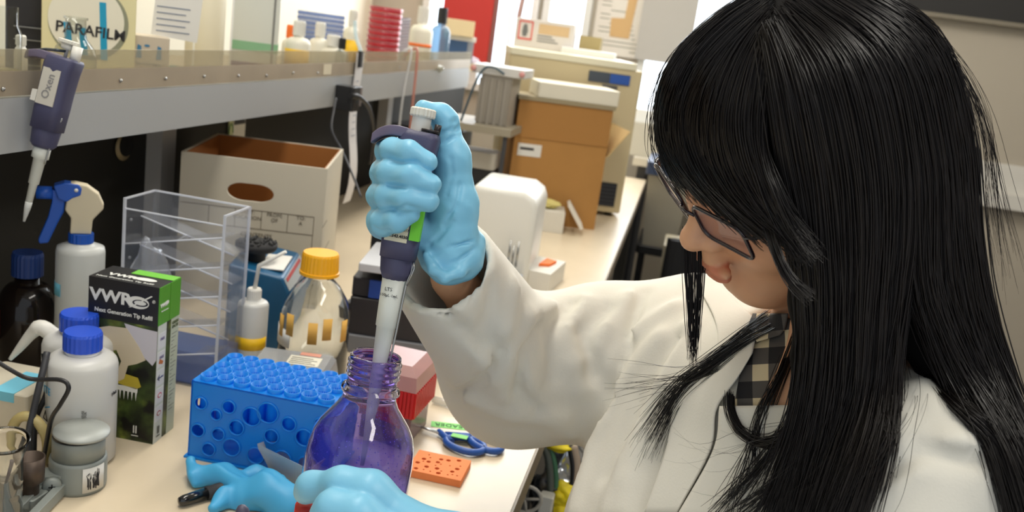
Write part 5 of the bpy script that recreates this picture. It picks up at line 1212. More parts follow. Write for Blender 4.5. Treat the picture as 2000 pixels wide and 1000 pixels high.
# gas burner style clamp device
q = onz(152, 946, BZ); s = dep(q)/CF; GM = mat('cast_grey', (142, 148, 144), .5, .15, noise=.06, nscale=30); r = 51*s
t = thing('burner', 'grey metal lab burner base with round lid and coral sticker', 'burner', q)
MB().lathe([(0, 0), (r, 0), (r*1.02, .004), (r*1.02, .030), (r*.99, .033), (0, .033)], 48).build('base_drum', GM, t)
MB().lathe([(0, .033), (r*.93, .033), (r*.93, .053), (r*.90, .054), (0, .054)], 48).build('upper_drum', GM, t)
MB().lathe([(0, .0541), (r*.91, .0541), (r*.91, .0575), (0, .0575)], 48).build('dark_gap', BLACK, t)
MB().lathe([(0, .0577), (r*.98, .0577), (r*1.0, .059), (r*.98, .0610), (r*.3, .0618), (0, .0618)], 48, T(.001, 0, -.0005) @ R(.03, 'Y')).build('lid', mat('cast_grey_light', (164, 168, 164), .45, .1), t)
fz = facing(q); am = R(fz, 'Z')
cx_ = r*1.03
mbs = band_mb(cx_, .004, .030, fz-PI/2+.15, fz-PI/2+1.0); mbs.build('sticker', mat('sticker_white', (212, 210, 204), .6), t)
rg = random.Random(4)
for k in range(16):
    a = fz-PI/2+.32+rg.random()*.42; z0_ = .007+rg.random()*.004; pts = []
    for j in range(5): pts.append(((cx_+.0009)*math.cos(a+(j*.04*(rg.random()-.5))), (cx_+.0009)*math.sin(a+(j*.03*(rg.random()-.5))), z0_+j*.0042*rg.uniform(.7, 1.1)))
    MB().tube(pts, [.0006, .0005, .0004, .0004, .0003], 5).build('printed_branch', INK, t)
MB().box((-.012, -.010, .004), (.012, .010, .022), am @ T(-r*.9, -.012, 0)).build('lug', GM, t)
MB().lathe([(0, 0), (.0085, 0), (.0085, .004), (.007, .006), (0, .006)], 24, am @ T(-r*.86, -.022, .014) @ R(PI/2, 'X')).build('screw_boss', GM, t)
for a in (0, PI/2): MB().box((-.003, -.0005, -.0005), (.003, .0005, .0005), am @ T(-r*.86, -.0283, .014) @ R(a, 'Y')).build('screw_slot', BLACK, t)
dirx = (onz(30, 1010, BZ)-onz(110, 930, BZ)); dirx /= np.linalg.norm(dirx); ang = math.atan2(dirx[1], dirx[0])
MB().rbox((0, -.012, .002), (.12, -.004, .014), .002, m=T(-r*.5, -.01, 0) @ R(ang, 'Z')).rbox((0, .006, .002), (.12, .014, .014), .002, m=T(-r*.5, -.01, 0) @ R(ang, 'Z')).build('rail', GM, t)
c1 = onz(58, 985, BZ+.0)-q; MB().lathe([(.008, .01), (.008, .022), (.0125, .026), (.0130, .050), (.0115, .050), (.0110, .028), (0, .028)], 28, T(*c1), caps=False).build('dark_cup', mat('bronzed', (84, 72, 64), .45, .6), t)
MB().rbox((-.012, -.012, .0), (.012, .012, .012), .003, m=T(*c1)).build('cup_foot', GM, t)
# glass cylinder, bottom left
pt_, pb_ = P(12, 860, .80), P(-5, 1100, .83)
q = onz(0, 1060, BZ); s_ = dep(P(10, 860, .83))/CF
q = np.array(P(8, 1110, .86)); q[2] = BZ; tp = P(10, 858, .815)
mq = axis_m(q, tp, (1, 0, 0)); Lc = np.linalg.norm(tp-q)
t = thing('glass_cylinder', 'clear glass measuring cylinder with a flared lip, bottom left corner', 'cylinder', mtx=mq)
MB().lathe([(.021, 0), (.021, .004), (.0155, .010), (.0145, Lc*.30), (.0150, Lc*.62), (.0150, Lc*.80), (.0195, Lc*.965), (.0205, Lc), (.0185, Lc*1.0), (.0165, Lc*.95), (.0135, Lc*.82), (.0130, Lc*.1), (0, Lc*.09)], 40, caps=False).build('glass_body', glass('clear_glass', (250, 252, 252)), t)
MB().tube([(.002, 0, Lc*.1), (-.004, .004, Lc*.75)], .0018, 8).build('stirring_rod', mat('rod_dark', (80, 70, 72), .4), t)
# hoses and cables on the left
t = thing('rubber_tubing', 'coiled tan rubber tubing leaning behind the grey burner', 'tubing', onz(55, 930, BZ))
c_ = P(58, 862, .93); rr = 40*.93/CF
MB().tube([c_+CX*rr*math.cos(a)*.85+CY*rr*math.sin(a)*1.3-FW*.008*math.sin(a) for a in np.linspace(-1.9, 3.6, 30)], .0052, 10).build('tube', mat('latex', (182, 166, 112), .4, sss=.1), t, world=True)
for pts, r_, m_, lb in (([(-30, 690, .86), (20, 722, .87), (60, 740, .88), (118, 742, .88), (134, 758, .88), (118, 790, .885), (100, 820, .90), (88, 880, .92), (78, 930, .93)], .0022, BLACK, 'thin black cable looping in front of the wash bottles'),
                        ([(92, 688, .93), (80, 740, .92), (66, 800, .92), (56, 850, .92), (60, 905, .93)], .0034, DGREY, 'thick grey cable standing beside the rear wash bottle'),
                        ([(86, 690, .94), (92, 760, .94), (70, 820, .94), (66, 890, .94)], .0028, BLACK, 'dark cable behind the tan tubing')):
    t = thing('cable', lb, 'cable', onz(pts[-1][0], pts[-1][1]+15, BZ)); MB().tube(smooth_path([P(*p_) for p_ in pts], 6), r_, 8).build('cord', m_, t, world=True)
q = onz(120, 800, BZ); crumple('debris', 'small dark clump between the white box and wash bottles', 'clump', onz(92, 845, BZ), (.016, .012, .03), mat('dark_clump', (40, 44, 40), .8), 8)

# ================================================================ middle group
# blue tube rack
BLU = clear('rack_blue', (60, 160, 250), .95, .8, .2, 1.4, milk=.80, milkrgb=(24, 156, 250))
mm, wd, dp = base_frame((366, 892), (640, 948), (700, 850)); 
a_, b_ = onz(366, 892, BZ), onz(560, 932, BZ); d1 = (b_-a_)/np.linalg.norm(b_-a_); wd, dp, H = .158, .088, .090
ang = math.atan2(d1[1], d1[0]); mm = T(*a_) @ R(ang, 'Z')
t = thing('tube_rack', 'bright blue plastic tube rack with round holes in its sides', 'rack', mtx=mm)
hs = []; rg = random.Random(2)
for k, (x, z, r_) in enumerate(((.012, .066, .0068), (.030, .056, .006), (.044, .068, .0072), (.0105, .034, .0075), (.024, .014, .0075), (.034, .034, .0072), (.054, .046, .0085), (.050, .022, .010), (.070, .062, .0105), (.088, .070, .0115), (.094, .044, .008), (.078, .018, .0095), (.112, .062, .008), (.108, .020, .010), (.130, .050, .0095), (.134, .020, .0085), (.146, .070, .006))): hs.append((x, z, r_))
v, f = plate(rect(0, 0, wd, H), hs, .002, T(0, .002, 0) @ FRONT); MB().add(v, f).build('side_plate', BLU, t)
v, f = plate(rect(0, 0, wd, H), hs, .002, T(0, dp, 0) @ FRONT); MB().add(v, f).build('side_plate', BLU, t)
he = [(.02, .06, .007), (.045, .06, .007), (.075, .06, .007), (.03, .03, .008), (.06, .03, .008), (.085, .03, .006)]
for x in (0, wd-.002): v, f = plate(rect(0, 0, dp, H), he, .002, T(x, 0, 0) @ RIGHT); MB().add(v, f).build('end_plate', BLU, t)
for x, z, r_ in hs: MB().tube([(x+r_*math.cos(a), -.0008, z+r_*math.sin(a)) for a in np.linspace(0, 2*PI, 25)[:-1]], .0010, 6, closed=True).build('hole_rim', BLU, t)
MB().box((-.003, -.003, 0), (wd+.003, dp+.003, .0022)).build('base_flange', BLU, t)
tops = [(.0135+.0190*i+(.0095 if j % 2 else 0), .0125+.0158*j) for j in range(5) for i in range(8 if j % 2 == 0 else 7)]
v, f = plate([(0, 0), (wd, 0), (wd, dp), (0, dp)], [(x, y, .0080) for x, y in tops], .002, T(0, 0, H-.002)); MB().add(v, f).build('top_plate', BLU, t)
for x, y in tops:
    MB().lathe([(.0080, H-.055), (.0080, H+.005), (.0090, H+.005), (.0090, H-.002)], 22, T(x, y, 0), caps=False).build('tube_socket', BLU, t)
MB().box((.003, .003, .0025), (wd-.003, dp-.003, .005)).build('floor_plate', BLU, t)
# clear tip box with a paper label
mm, wd, dp = base_frame((470, 800), (634, 822), (662, 775)); dp = .07; H = .062
t = thing('tip_box', 'frosted clear lidded box with a paper label behind the blue rack', 'box', mtx=mm)
FRO = clear('frosted_lid', (240, 242, 246), .88, .8, .25, 1.35, milk=.45, milkrgb=(208, 212, 216))
MB().rbox((-wd, 0, 0), (0, dp, H*.5), .004).build('base', FRO, t)
vs = []; 
for z, i_ in ((H*.5, 0), (H*.9, .004), (H, .009)): vs += [(-wd+i_, i_, z), (-i_, i_, z), (-i_, dp-i_, z), (-wd+i_, dp-i_, z)]
MB().add(vs, [(0, 3, 2, 1), (8, 9, 10, 11)]+[(j*4+i, j*4+(i+1) % 4, (j+1)*4+(i+1) % 4, (j+1)*4+i) for j in (0, 1) for i in range(4)]).build('lid', FRO, t)
MB().box((-.058, .016, H), (-.018, .046, H+.0006)).build('label', mat('tip_label', (216, 212, 196), .7), t)
for k in range(4): MB().box((-.055, .020+k*.006, H+.0006), (-.022-.006*(k % 2), .0215+k*.006, H+.0008)).build('printed_line', INK, t)
MB().box((-.048, .050, H), (-.022, .060, H+.0006)).build('label', mat('pinkish_label', (214, 150, 130), .7), t)
# yellow capped bottle
q = onz(606, 732, BZ); s = dep(q)/CF; r = 67*s
t = thing('screw_cap_bottle', 'clear glass bottle with a bright yellow screw cap', 'bottle', q); HB = .176
MB().lathe([(0, .003), (r*.9, .003), (r, .008), (r, .088), (r*.97, .098), (r*.85, .112), (r*.62, .130), (r*.42, .140), (r*.38, .150), (r*.36, .150), (r*.36, .140), (r*.58, .129), (r*.81, .111), (r*.93, .097), (r*.96, .088), (r*.96, .010), (0, .007)], 56, caps=False).build('glass_body', glass('clear_glass'), t)
n = 60; rc = 36*s; vs = []
for z, rr_ in ((.146, rc*1.04), (.150, rc*1.04), (.1505, rc), (HB-.003, rc*.96), (HB, rc*.90)):
    vs += [((rr_-(.0007 if i % 2 and z > .1502 and z < HB-.001 else 0))*math.cos(2*PI*i/n), (rr_-(.0007 if i % 2 and z > .1502 and z < HB-.001 else 0))*math.sin(2*PI*i/n), z) for i in range(n)]
MB().add(vs, [tuple(range(n))[::-1], tuple(range(4*n, 5*n))]+[(j*n+i, j*n+(i+1) % n, (j+1)*n+(i+1) % n, (j+1)*n+i) for j in range(4) for i in range(n)]).build('cap', mat('cap_yellow', (244, 176, 20), .4, coat=.2), t)
fz = facing(q)
for k, a in enumerate((-1.15, -.75, -.05, .35, .95)):
    z0_ = .062+.006*(k % 2); band_mb(r*1.0, z0_, z0_+.030, fz-PI/2+a-.12, fz-PI/2+a+.14).build('tape_strip', mat('old_tape', (214, 166, 78), .7), t)
band_mb(r, .050, .074, fz-PI/2-1.7, fz-PI/2-.7).build('paper_label', PAPER, t)
text('500', t, R(fz-.15, 'Z') @ T(0, -r-.0008, .047) @ FRONT, .008, WHITE, bold=.0003); text('400', t, R(fz-.15, 'Z') @ T(0, -r-.0008, .038-.005) @ FRONT, .008, WHITE, bold=.0003)
MB().box((.006, -r-.001, .0462), (.028, -r+.002, .0472), R(fz, 'Z')).build('graduation_line', WHITE, t)
# vortex mixer
q = onz(478, 690, BZ)+np.array((0, .02, 0)); 
t = thing('vortex_mixer', 'teal blue vortex mixer with a black round platform', 'mixer', q, facing(q)*.6)
MT = mat('mixer_blue', (18, 84, 124), .4)
o = MB().prism([(-.04, 0), (.045, 0), (.050, .085), (.036, .112), (-.04, .124)], .15, T(0, .15, 0) @ FRONT).build('housing', MT, t); bv = o.modifiers.new('b', 'BEVEL'); bv.width = .004; bv.segments = 3
MB().box((-.010, .004, 0), (.012, .146, .0012), T(.0425, 0, .100) @ R(math.radians(62), 'Y')).build('control_panel', mat('panel_silver', (190, 200, 206), .3, .4), t)
MB().box((-.008, .012, .001), (-.003, .13, .002), T(.0425, 0, .100) @ R(math.radians(62), 'Y')).build('printed_stripe', mat('red_stripe', (170, 60, 60), .5), t)
MB().box((-.010, .02, .1165), (.034, .10, .1180), R(.0, 'Y')).build('top_label', PAPER, t)
MB().lathe([(0, .12), (.014, .12), (.014, .134), (.027, .136), (.030, .140), (.030, .147), (0, .147)], 40, T(-.012, .05, 0)).build('platform', mat('rubber_black', (36, 36, 38), .8), t)
rg = random.Random(5); mb = MB()
for k in range(70): a = rg.random()*6.28; r_ = .028*math.sqrt(rg.random()); mb.lathe([(0, 0), (.0016, 0), (.0010, .004), (0, .0045)], 6, T(-.012+r_*math.cos(a), .05+r_*math.sin(a), .147))
mb.build('studs', mat('stud_black', (60, 60, 60), .6), t)
# squeeze bottle with yellow tape
q = onz(470, 742, BZ)+np.array((-.006, .035, 0)); s = dep(q)/CF
t = bottle('squeeze_bottle', 'tall white squeeze bottle with yellow tape behind the acrylic rack', 'bottle', q, 29*s, .096, 13*s, .118, WB, WHITE, capr=14*s, caph=.014, sh_=.1)
MB().tube([(0, 0, .116), (.004, 0, .150), (.040, 0, .176)], [.003, .003, .0022], 8).build('spout', WHITE, t)
band_mb(29*s, .036, .053, facing(q)-PI/2-1.4, facing(q)-PI/2+1.2).build('tape', YELLOW, t)
# weighing boat
q = onz(570, 930, BZ)
t = thing('weighing_boat', 'white translucent weighing boat beside the blue rack', 'weighing boat', q+np.array((-.002, -.005, .0)), -.2)
vo_ = [(-.030, -.018), (.036, -.022), (.036, .022), (-.030, .022)]; vi = [(-.014, -.009), (.02, -.009), (.02, .011), (-.014, .011)]
vs = [(x, y, .032+(.006 if k == 0 else 0)) for k, (x, y) in enumerate(vo_)]+[(x, y, .001) for x, y in vi]+[(x*.96, y*.96, .032) for x, y in vo_]+[(x*.94, y*.94, .002) for x, y in vi]
MB().add(vs, [(0, 1, 5, 4), (1, 2, 6, 5), (2, 3, 7, 6), (3, 0, 4, 7), (4, 5, 6, 7), (8, 12, 13, 9), (9, 13, 14, 10), (10, 14, 15, 11), (11, 15, 12, 8), (12, 15, 14, 13), (0, 8, 9, 1), (1, 9, 10, 2), (2, 10, 11, 3), (3, 11, 8, 0)]).build('boat', clear('boat_plastic', (240, 242, 244), .9, .8, .3, 1.3, milk=.65, milkrgb=(222, 226, 228)), t)
# discarded glove
GL2 = mat('spare_glove_blue', (70, 170, 222), .5, bump=.15, bscale=60)
def sg(p):
    z = BZ
    def L_(pts, r, k=.012): return chain(p, [np.array((*onz(a, b, z)[:2], z+h)) for a, b, h in pts], r, k)
    d = L_([(478, 985, .008), (520, 985, .014), (560, 1005, .012)], [.016, .019, .02])
    d = smin(d, L_([(478, 975, .010), (430, 948, .012), (385, 945, .012)], [.013, .010, .0085]), .006)
    d = smin(d, L_([(455, 955, .008), (500, 948, .012), (545, 960, .012)], [.007, .008, .007]), .006)
    d = smin(d, L_([(440, 985, .010), (415, 1005, .007)], [.010, .007]), .005)
    d = smin(d, L_([(372, 930, .018), (380, 955, .004)], [.004, .003]), .010)
    q_ = p*60; fold = np.sin(q_[..., 0]*1.9+q_[..., 1]*1.1+2*np.sin(q_[..., 1]*1.7))*np.sin(q_[..., 1]*2.1-q_[..., 2]*2.3)
    d = d+.0022*fold
    return np.maximum(d, z+.0006-p[..., 2])
v, f = sdf_mesh(sg, (-.50, .68, BZ-.003), (-.30, .86, BZ+.045), .0016)
o = big_mesh('disposable_glove', v, f, GL2, None); tagit(o, 'crumpled bright blue disposable glove lying on the bench', 'glove')
# black marker
a_, b_ = onz(348, 992, BZ), onz(412, 972, BZ); dr = (b_-a_)/np.linalg.norm(b_-a_)
t = thing('marker_pen', 'black marker pen lying under the crumpled blue glove', 'pen', mtx=axis_m(a_+np.array((0, 0, .0065)), b_+np.array((0, 0, .0065)), (0, 0, 1)))
MB().lathe([(0, 0), (.0042, .001), (.0055, .006), (.0062, .030), (0, .030)], 20).build('cap', mat('gloss_black', (18, 18, 20), .2, coat=.5), t)
MB().lathe([(0, .030), (.0068, .030), (.0068, .1), (0, .1)], 20).build('barrel', DGREY, t)
t = thing('pen', 'purple-grey rounded pen end at the bottom edge of the bench', 'pen', mtx=axis_m(P(478, 1035, .80), P(472, 990, .80), (1, 0, 0)))
MB().lathe([(0, -.03), (.006, -.03), (.0068, .0), (.0066, .012), (.0055, .018), (.0030, .0215), (0, .0225)], 20).build('barrel', mat('pen_purple_grey', (72, 70, 92), .5), t)
# red tip rack
mm, wd, dp = base_frame((690, 850), (800, 876), (868, 832)); wd = .073; dp = max(dp, .055)
t = thing('tip_rack', 'tip rack with red ribbed band, pink frosted lid and clear base', 'rack', mtx=mm); print('tiprack', wd, dp)
MB().rbox((-wd+.004, .004, 0), (-.004, dp-.004, .036), .004).build('base', clear('rack_base_clear', (235, 228, 232), .9, .7, .1, 1.4, milk=.4, milkrgb=(190, 170, 170)), t)
MB().box((-wd+.006, .0052, .001), (-.0052, dp-.0052, .020)).build('purple_content', mat('plum', (120, 40, 86), .5), t)
MB().box((-wd+.001, .001, .036), (-.001, dp-.001, .070)).build('red_band', RED, t)
for k in range(13): y = .003+k*(dp-.006)/12; MB().box((-.001, y-.0014, .037), (.0010, y+.0014, .069)).build('rib', RED, t)
for k in range(15): x = -wd+.003+k*(wd-.006)/14; MB().box((x-.0014, -.001, .037), (x+.0014, .001, .069)).build('rib', RED, t)
vs = []; PK = clear('pink_lid', (240, 200, 200), .9, .8, .25, 1.35, milk=.62, milkrgb=(226, 180, 176))
for z, i_ in ((.070, 0), (.088, .002), (.098, .012)): vs += [(-wd+i_, i_, z), (-i_, i_, z), (-i_, dp-i_, z), (-wd+i_, dp-i_, z)]
MB().add(vs, [(0, 3, 2, 1), (8, 9, 10, 11)]+[(j*4+i, j*4+(i+1) % 4, (j+1)*4+(i+1) % 4, (j+1)*4+i) for j in (0, 1) for i in range(4)]).build('lid', PK, t)
# glass pipe, tape, scissors, foam
a_, b_ = onz(845, 788, BZ), onz(928, 812, BZ); t = thing('dropper', 'clear plastic dropper with a cream end lying on the bench', 'dropper', mtx=axis_m(a_+np.array((0, 0, .006)), b_+np.array((0, 0, .006)), (0, 0, 1))); Ld = np.linalg.norm(b_-a_)
MB().lathe([(0, 0), (.0045, 0), (.005, .01), (.005, Ld*.65), (0, Ld*.65)], 16).build('tube', clear('dropper_clear', (240, 240, 236), .9, .6, milk=.25), t); MB().lathe([(0, Ld*.65), (.004, Ld*.65), (.0055, Ld*.72), (.0055, Ld), (0, Ld)], 16).build('end_cap', mat('dropper_cream', (220, 208, 176), .5), t)
a_, b_ = onz(842, 828, BZ), onz(1002, 846, BZ); d1 = (b_-a_); Lt = np.linalg.norm(d1); d1 /= Lt
t = thing('tape_strip', 'bright green tape strip with handwriting stuck to the bench', 'tape', a_, math.atan2(d1[1], d1[0])); MB().box((0, -.008, .0), (Lt, .008, .0006)).build('tape', mat('lime_tape', (130, 214, 110), .6), t)
text('READER', t, T(Lt*.25, .0, .0007) @ R(PI, 'Z'), .012, mat('tape_ink', (40, 80, 50), .8)); text('11-22-26', t, T(Lt*.62, .0, .0007) @ R(PI, 'Z'), .010, MATS['tape_ink'])
t = thing('scissors', 'blue handled scissors lying closed on the bench', 'scissors', onz(905, 870, BZ))
SBL = mat('scissor_blue', (32, 84, 168), .45)
def loop(c_, rx, ry, a0): 
    pts = []
    for a in np.linspace(0, 2*PI, 30)[:-1]:
        x, y = rx*math.cos(a), ry*math.sin(a)*(1+.15*math.cos(a)); px_, py_ = c_[0]+x*math.cos(a0)-y*math.sin(a0), c_[1]+x*math.sin(a0)+y*math.cos(a0); w_ = onz(px_, py_, BZ); pts.append((w_[0], w_[1], BZ+.0055))
    return pts
MB().tube(loop((907, 876), 38, 13, .22), .0042, 10, closed=True).build('handle', SBL, t, world=True)
MB().tube(loop((948, 874), 32, 12, .30), .0042, 10, closed=True).build('handle', SBL, t, world=True)
for a_, b_, in (((880, 872), (856, 850)), ((925, 862), (868, 856))): MB().tube([(*onz(*a_, BZ)[:2], BZ+.0055), (*onz(*b_, BZ)[:2], BZ+.0055)], [.005, .0035], 10).build('handle_arm', SBL, t, world=True)
MB().tube([(*onz(862, 854, BZ)[:2], BZ+.0055), (*onz(800, 835, BZ)[:2], BZ+.0055)], [.0045, .0012], 8, flat=.4).build('blade', STEEL, t, world=True)
MB().box((-.008, -.006, .010), (.012, .004, .0108), T(*(onz(893, 866, BZ)-onz(905, 870, BZ)))).build('green_tape', MATS['lime_tape'], t)
mm, wd, dp = base_frame((792, 930), (898, 953), (956, 921)); mm = mm
t = thing('foam_tube_holder', 'orange foam tube float with small round holes', 'foam block', mtx=mm)
r2_ = random.Random(3); hs = []
while len(hs) < 26:
    c_ = (-wd+.006+r2_.random()*(wd-.012), .006+r2_.random()*(dp-.012), r2_.choice((.0012, .0026, .0028)))
    if all(math.hypot(c_[0]-h[0], c_[1]-h[1]) > c_[2]+h[2]+.0015 for h in hs): hs.append(c_)
v, f = plate(rect(-wd, 0, 0, dp), hs, .0085, T(0, 0, .0003), 14); MB().add(v, f).build('foam', mat('orange_foam', (244, 142, 84), .8, bump=.1, bscale=300), t)
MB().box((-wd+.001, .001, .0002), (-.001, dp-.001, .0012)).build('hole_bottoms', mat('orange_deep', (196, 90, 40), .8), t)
# heat block with white tray
q = onz(700, 705, BZ)+np.array((.0, .03, 0)); s = dep(q)/CF; print('hb', q, s)
t = thing('dry_block_heater', 'black bench heater with blue front and a white tray on top', 'heater', q, facing(q)*.5)
MB().rbox((-.03, .0, 0), (.13, .13, .028), .004).build('base', mat('heater_grey', (110, 112, 118), .5), t)
MB().rbox((-.032, .005, .028), (.125, .13, .085), .004).build('lower_housing', mat('heater_black', (38, 36, 40), .5), t)
MB().rbox((-.032, .01, .086), (.120, .13, .115), .004).build('upper_housing', mat('heater_black', (38, 36, 40), .5), t)
MB().rbox((-.006, .006, .087), (.05, .011, .114), .001, axis=1).build('blue_panel', mat('heater_blue', (30, 66, 150), .4), t)
MB().rbox((-.022, -.01, .130), (.10, .13, .142), .003).build('tray', mat('tray_white', (190, 192, 198), .5), t); MB().box((.03, .05, .115), (.05, .09, .130)).build('tray_post', DGREY, t)
# black stand behind
q = onz(712, 640, BZ)+np.array((0, .05, 0)); t = thing('microscope_stand', 'black column stand with focus knob beside the storage box', 'stand', q, 0); s = dep(q)/CF; print('st', q)
hh = .20
MB().rbox((-.045, -.03, 0), (.05, .07, .03), .004).build('foot', BLACK, t); MB().rbox((-.022, 0, .03), (.035, .05, hh), .004).build('column', BLACK, t); MB().rbox((.0, .005, hh), (.03, .04, hh+.05), .003).build('upper_block', DGREY, t)
MB().lathe([(0, 0), (.008, 0), (.008, .02), (0, .02)], 16, T(0, .02, hh+.02) @ R(-PI/2, 'Y')).build('knob', BLACK, t); MB().lathe([(0, 0), (.0022, 0), (.0022, .03), (0, .03)], 10, T(.01, .02, hh+.05)).build('lever', mat('green_black', (20, 60, 50), .5), t)

# ================================================================ far part of the bench
q = onz(975, 560, BZ)+np.array((0, .0, 0)); s = dep(q)/CF; print('cent', q, s)
t = thing('centrifuge', 'white rounded benchtop instrument behind the raised glove', 'instrument', q, .05)
W_ = 52*s; H = .195
o = MB().prism([(-W_*1.5, 0), (W_, 0), (W_, H-.03), (W_-.008, H-.012), (W_-.028, H), (-W_*1.5, H)], .20, T(0, .20, 0) @ FRONT, True).build('housing', mat('instrument_white', (226, 224, 216), .35), t); bv = o.modifiers.new('b', 'BEVEL'); bv.width = .012; bv.segments = 4; bv.limit_method = 'ANGLE'; bv.angle_limit = .9
for x in (.014, .022, .030): MB().lathe([(0, 0), (.0022, 0), (.0022, .05), (0, .05)], 10, T(x, -.03, .045+abs(x-.022)*1.2)).build('spindle', STEEL, t)
MB().rbox((-.03, -.07, .018), (.045, -.006, .035), .003).build('tray', mat('bluish_tray2', (190, 196, 206), .4), t); MB().rbox((-.02, -.05, 0), (.035, -.01, .018), .003).build('tray_support', mat('slate_blue', (60, 90, 120), .5), t)
MB().lathe([(0, 0), (.008, 0), (.008, .012), (0, .012)], 16, T(.022, -.03, .035)).build('clamp', STEEL, t)
mm, wd, dp = base_frame((1014, 562), (1070, 574), (1108, 548)); t = thing('small_carton', 'small white carton with an orange scrap on its lid', 'box', mtx=mm); H = .040
MB().box((-wd, 0, 0), (0, dp, H)).build('carton', mat('white_card3', (216, 212, 202), .7), t)
MB().prism([(-wd*.62, dp*.35), (-wd*.3, dp*.45), (-wd*.22, dp*.75), (-wd*.6, dp*.8)], .006, T(0, 0, H)).build('orange_scrap', ORANGE, t)
mm, wd, dp = base_frame((1026, 447), (1098, 457), (1106, 437)); t = thing('open_carton', 'open low white carton with yellow paper and its lid leaning on it', 'box', mtx=mm); H = .055; dp = .09
MB().box((-wd, 0, 0), (0, dp, H)).build('carton', MATS['white_card3'], t); crumple('crumpled_paper', 'yellow paper crumpled in the open white carton', 'paper', np.array(mm.translation)+np.array((-wd*.6, .04, H)), (.07, .05, .02), mat('yellow_paper', (206, 192, 120), .8), 9)
MB().box((-.035, 0, 0), (.035, dp*.9, .008), T(.025, 0, .045) @ R(.95, 'Y')).build('lid', MATS['white_card3'], t)
# brown carton
mm, wd, dp = base_frame((963, 428), (1160, 449), (1185, 425)); H = .325; wd *= .90; dp = .16
t = thing('cardboard_carton', 'large brown cardboard carton with a white foam lid on top', 'box', mtx=mm); KB = mat('cardboard', (174, 126, 66), .8, noise=.05, nscale=12)
MB().box((-wd, 0, 0), (0, dp, H)).build('carton', KB, t)
MB().box((-wd, -.0025, H*.70), (0, -.0005, H)).build('front_flap', mat('cardboard_flap', (166, 118, 60), .8), t); MB().box((-wd+.012, -.0012, H*.55), (-wd+.075, .0, H*.65)).build('label', PAPER, t); MB().box((-wd+.018, -.0018, H*.60), (-wd+.055, -.001, H*.62)).build('printed_line', INK, t)
MB().box((-wd-.004, -.006, H), (.006, dp, H+.010)).build('rim_board', mat('grey_board', (150, 138, 110), .8), t)
MB().rbox((-wd+.045, .0, H+.010), (.012, dp, H+.05), .006).build('foam_lid', mat('foam_lid', (222, 216, 198), .8), t)
MB().box((0, -.10, -.001), (.002, .10, .09), T(.004, .1, H*.62) @ R(.6, 'Y')).build('side_flap', mat('cardboard_light', (200, 172, 120), .8), t)
# incubator
mm, wd, dp = base_frame((948, 400), (1206, 432), (1232, 408)); H = (ony(1245, 126, float(mm.translation[1]))[2]-BZ); wd = .385; dp = .30; print('incub', wd, dp, H, mm.translation)
mm = T(0, .06, 0) @ mm
t = thing('incubator', 'large cream incubator at the far end of the bench', 'incubator', mtx=mm); IC = mat('incubator_cream', (206, 190, 150), .45)
MB().rbox((-wd, 0, .012), (0, dp, H-.02), .008).build('cabinet', IC, t)
MB().rbox((-wd-.002, -.004, H-.02), (-.02, dp, H), .006).build('top_cover', mat('incubator_top', (224, 218, 192), .4), t)
MB().box((-.155, -.003, H*.90-.02), (-.035, .001, H*.90+.010)).build('name_plate', mat('plate_dark', (66, 74, 84), .5), t); MB().box((-.093, -.004, H*.90-.018), (-.036, .001, H*.90+.008)).build('name_plate', mat('plate_blue', (38, 84, 168), .5), t)
MB().box((-.112, -.003, H*.90-.034), (-.068, .001, H*.90-.024)).build('small_plate', mat('plate_grey', (90, 88, 84), .5), t); MB().box((-.104, -.003, H*.90-.052), (-.078, .001, H*.90-.037)).build('sticker', PAPER, t)
MB().box((-.085, -.004, .03), (-.022, .001, .10)).build('vent', BLACK, t)
for k in range(6): MB().box((-.083, -.0055, .034+k*.011), (-.024, -.003, .037+k*.011)).build('vent_slat', DGREY, t)
for x in (-wd+.03, -.03): MB().lathe([(0, 0), (.012, 0), (.012, .013), (0, .013)], 12, T(x, .03, 0)).build('foot', BLACK, t)
IM = mm; zt = BZ+H; it = mm.translation
def oni(px, py, z): return onz(px, py, z)
# things on the incubator
q = np.array((it[0]-.36, it[1]+.12, zt)); t = thing('picture_box', 'white box with a red framed bird picture and tan panel on the incubator', 'box', q, .05)
o = MB().rbox((-.05, 0, 0), (.13, .09, .085), .003).build('carton', mat('pic_box', (214, 208, 204), .6), t)
RF = mat('red_frame', (214, 84, 76), .6); 
for a, b in (((-.04, -.0015, .022), (-.036, .0, .078)), ((.0, -.0015, .022), (.004, .0, .078)), ((-.04, -.0015, .074), (.004, .0, .078)), ((-.04, -.0015, .022), (.004, .0, .027))): MB().box(a, b).build('red_frame', RF, t)
decal([(-.025, .032), (-.014, .032), (-.010, .048), (-.014, .066), (-.020, .070), (-.026, .062), (-.028, .045)], T(0, -.0006, 0) @ FRONT, mat('pic_grey', (110, 112, 112), .6), t, 'printed_figure')
decal(rect(.022, .045, .115, .075), T(0, -.0006, 0) @ FRONT, mat('pic_tan', (206, 176, 136), .6), t, 'printed_panel')
for k in range(3): decal(rect(.02, .022+k*.008, .085-.01*k, .025+k*.008), T(0, -.0008, 0) @ FRONT, MATS['pic_grey'], t, 'printed_line')
q = np.array((it[0]-.17, it[1]+.10, zt)); t = thing('foam_slab', 'long low white foam slab on the incubator', 'foam', q, 0); MB().rbox((-.09, 0, 0), (.07, .10, .018), .005).build('slab', mat('foam_lid2', (224, 226, 226), .8), t)
q = ony(1150, 98, it[1]+.22); q[2] = zt; t = thing('kraft_box', 'small khaki box on the incubator below the window', 'box', q, 0); MB().box((-.034, 0, 0), (.034, .06, .058)).build('carton', mat('khaki', (170, 152, 104), .8), t); MB().box((-.045, -.002, 0), (.036, .0, .006)).build('dark_base', mat('khaki_dark', (110, 98, 70), .8), t)
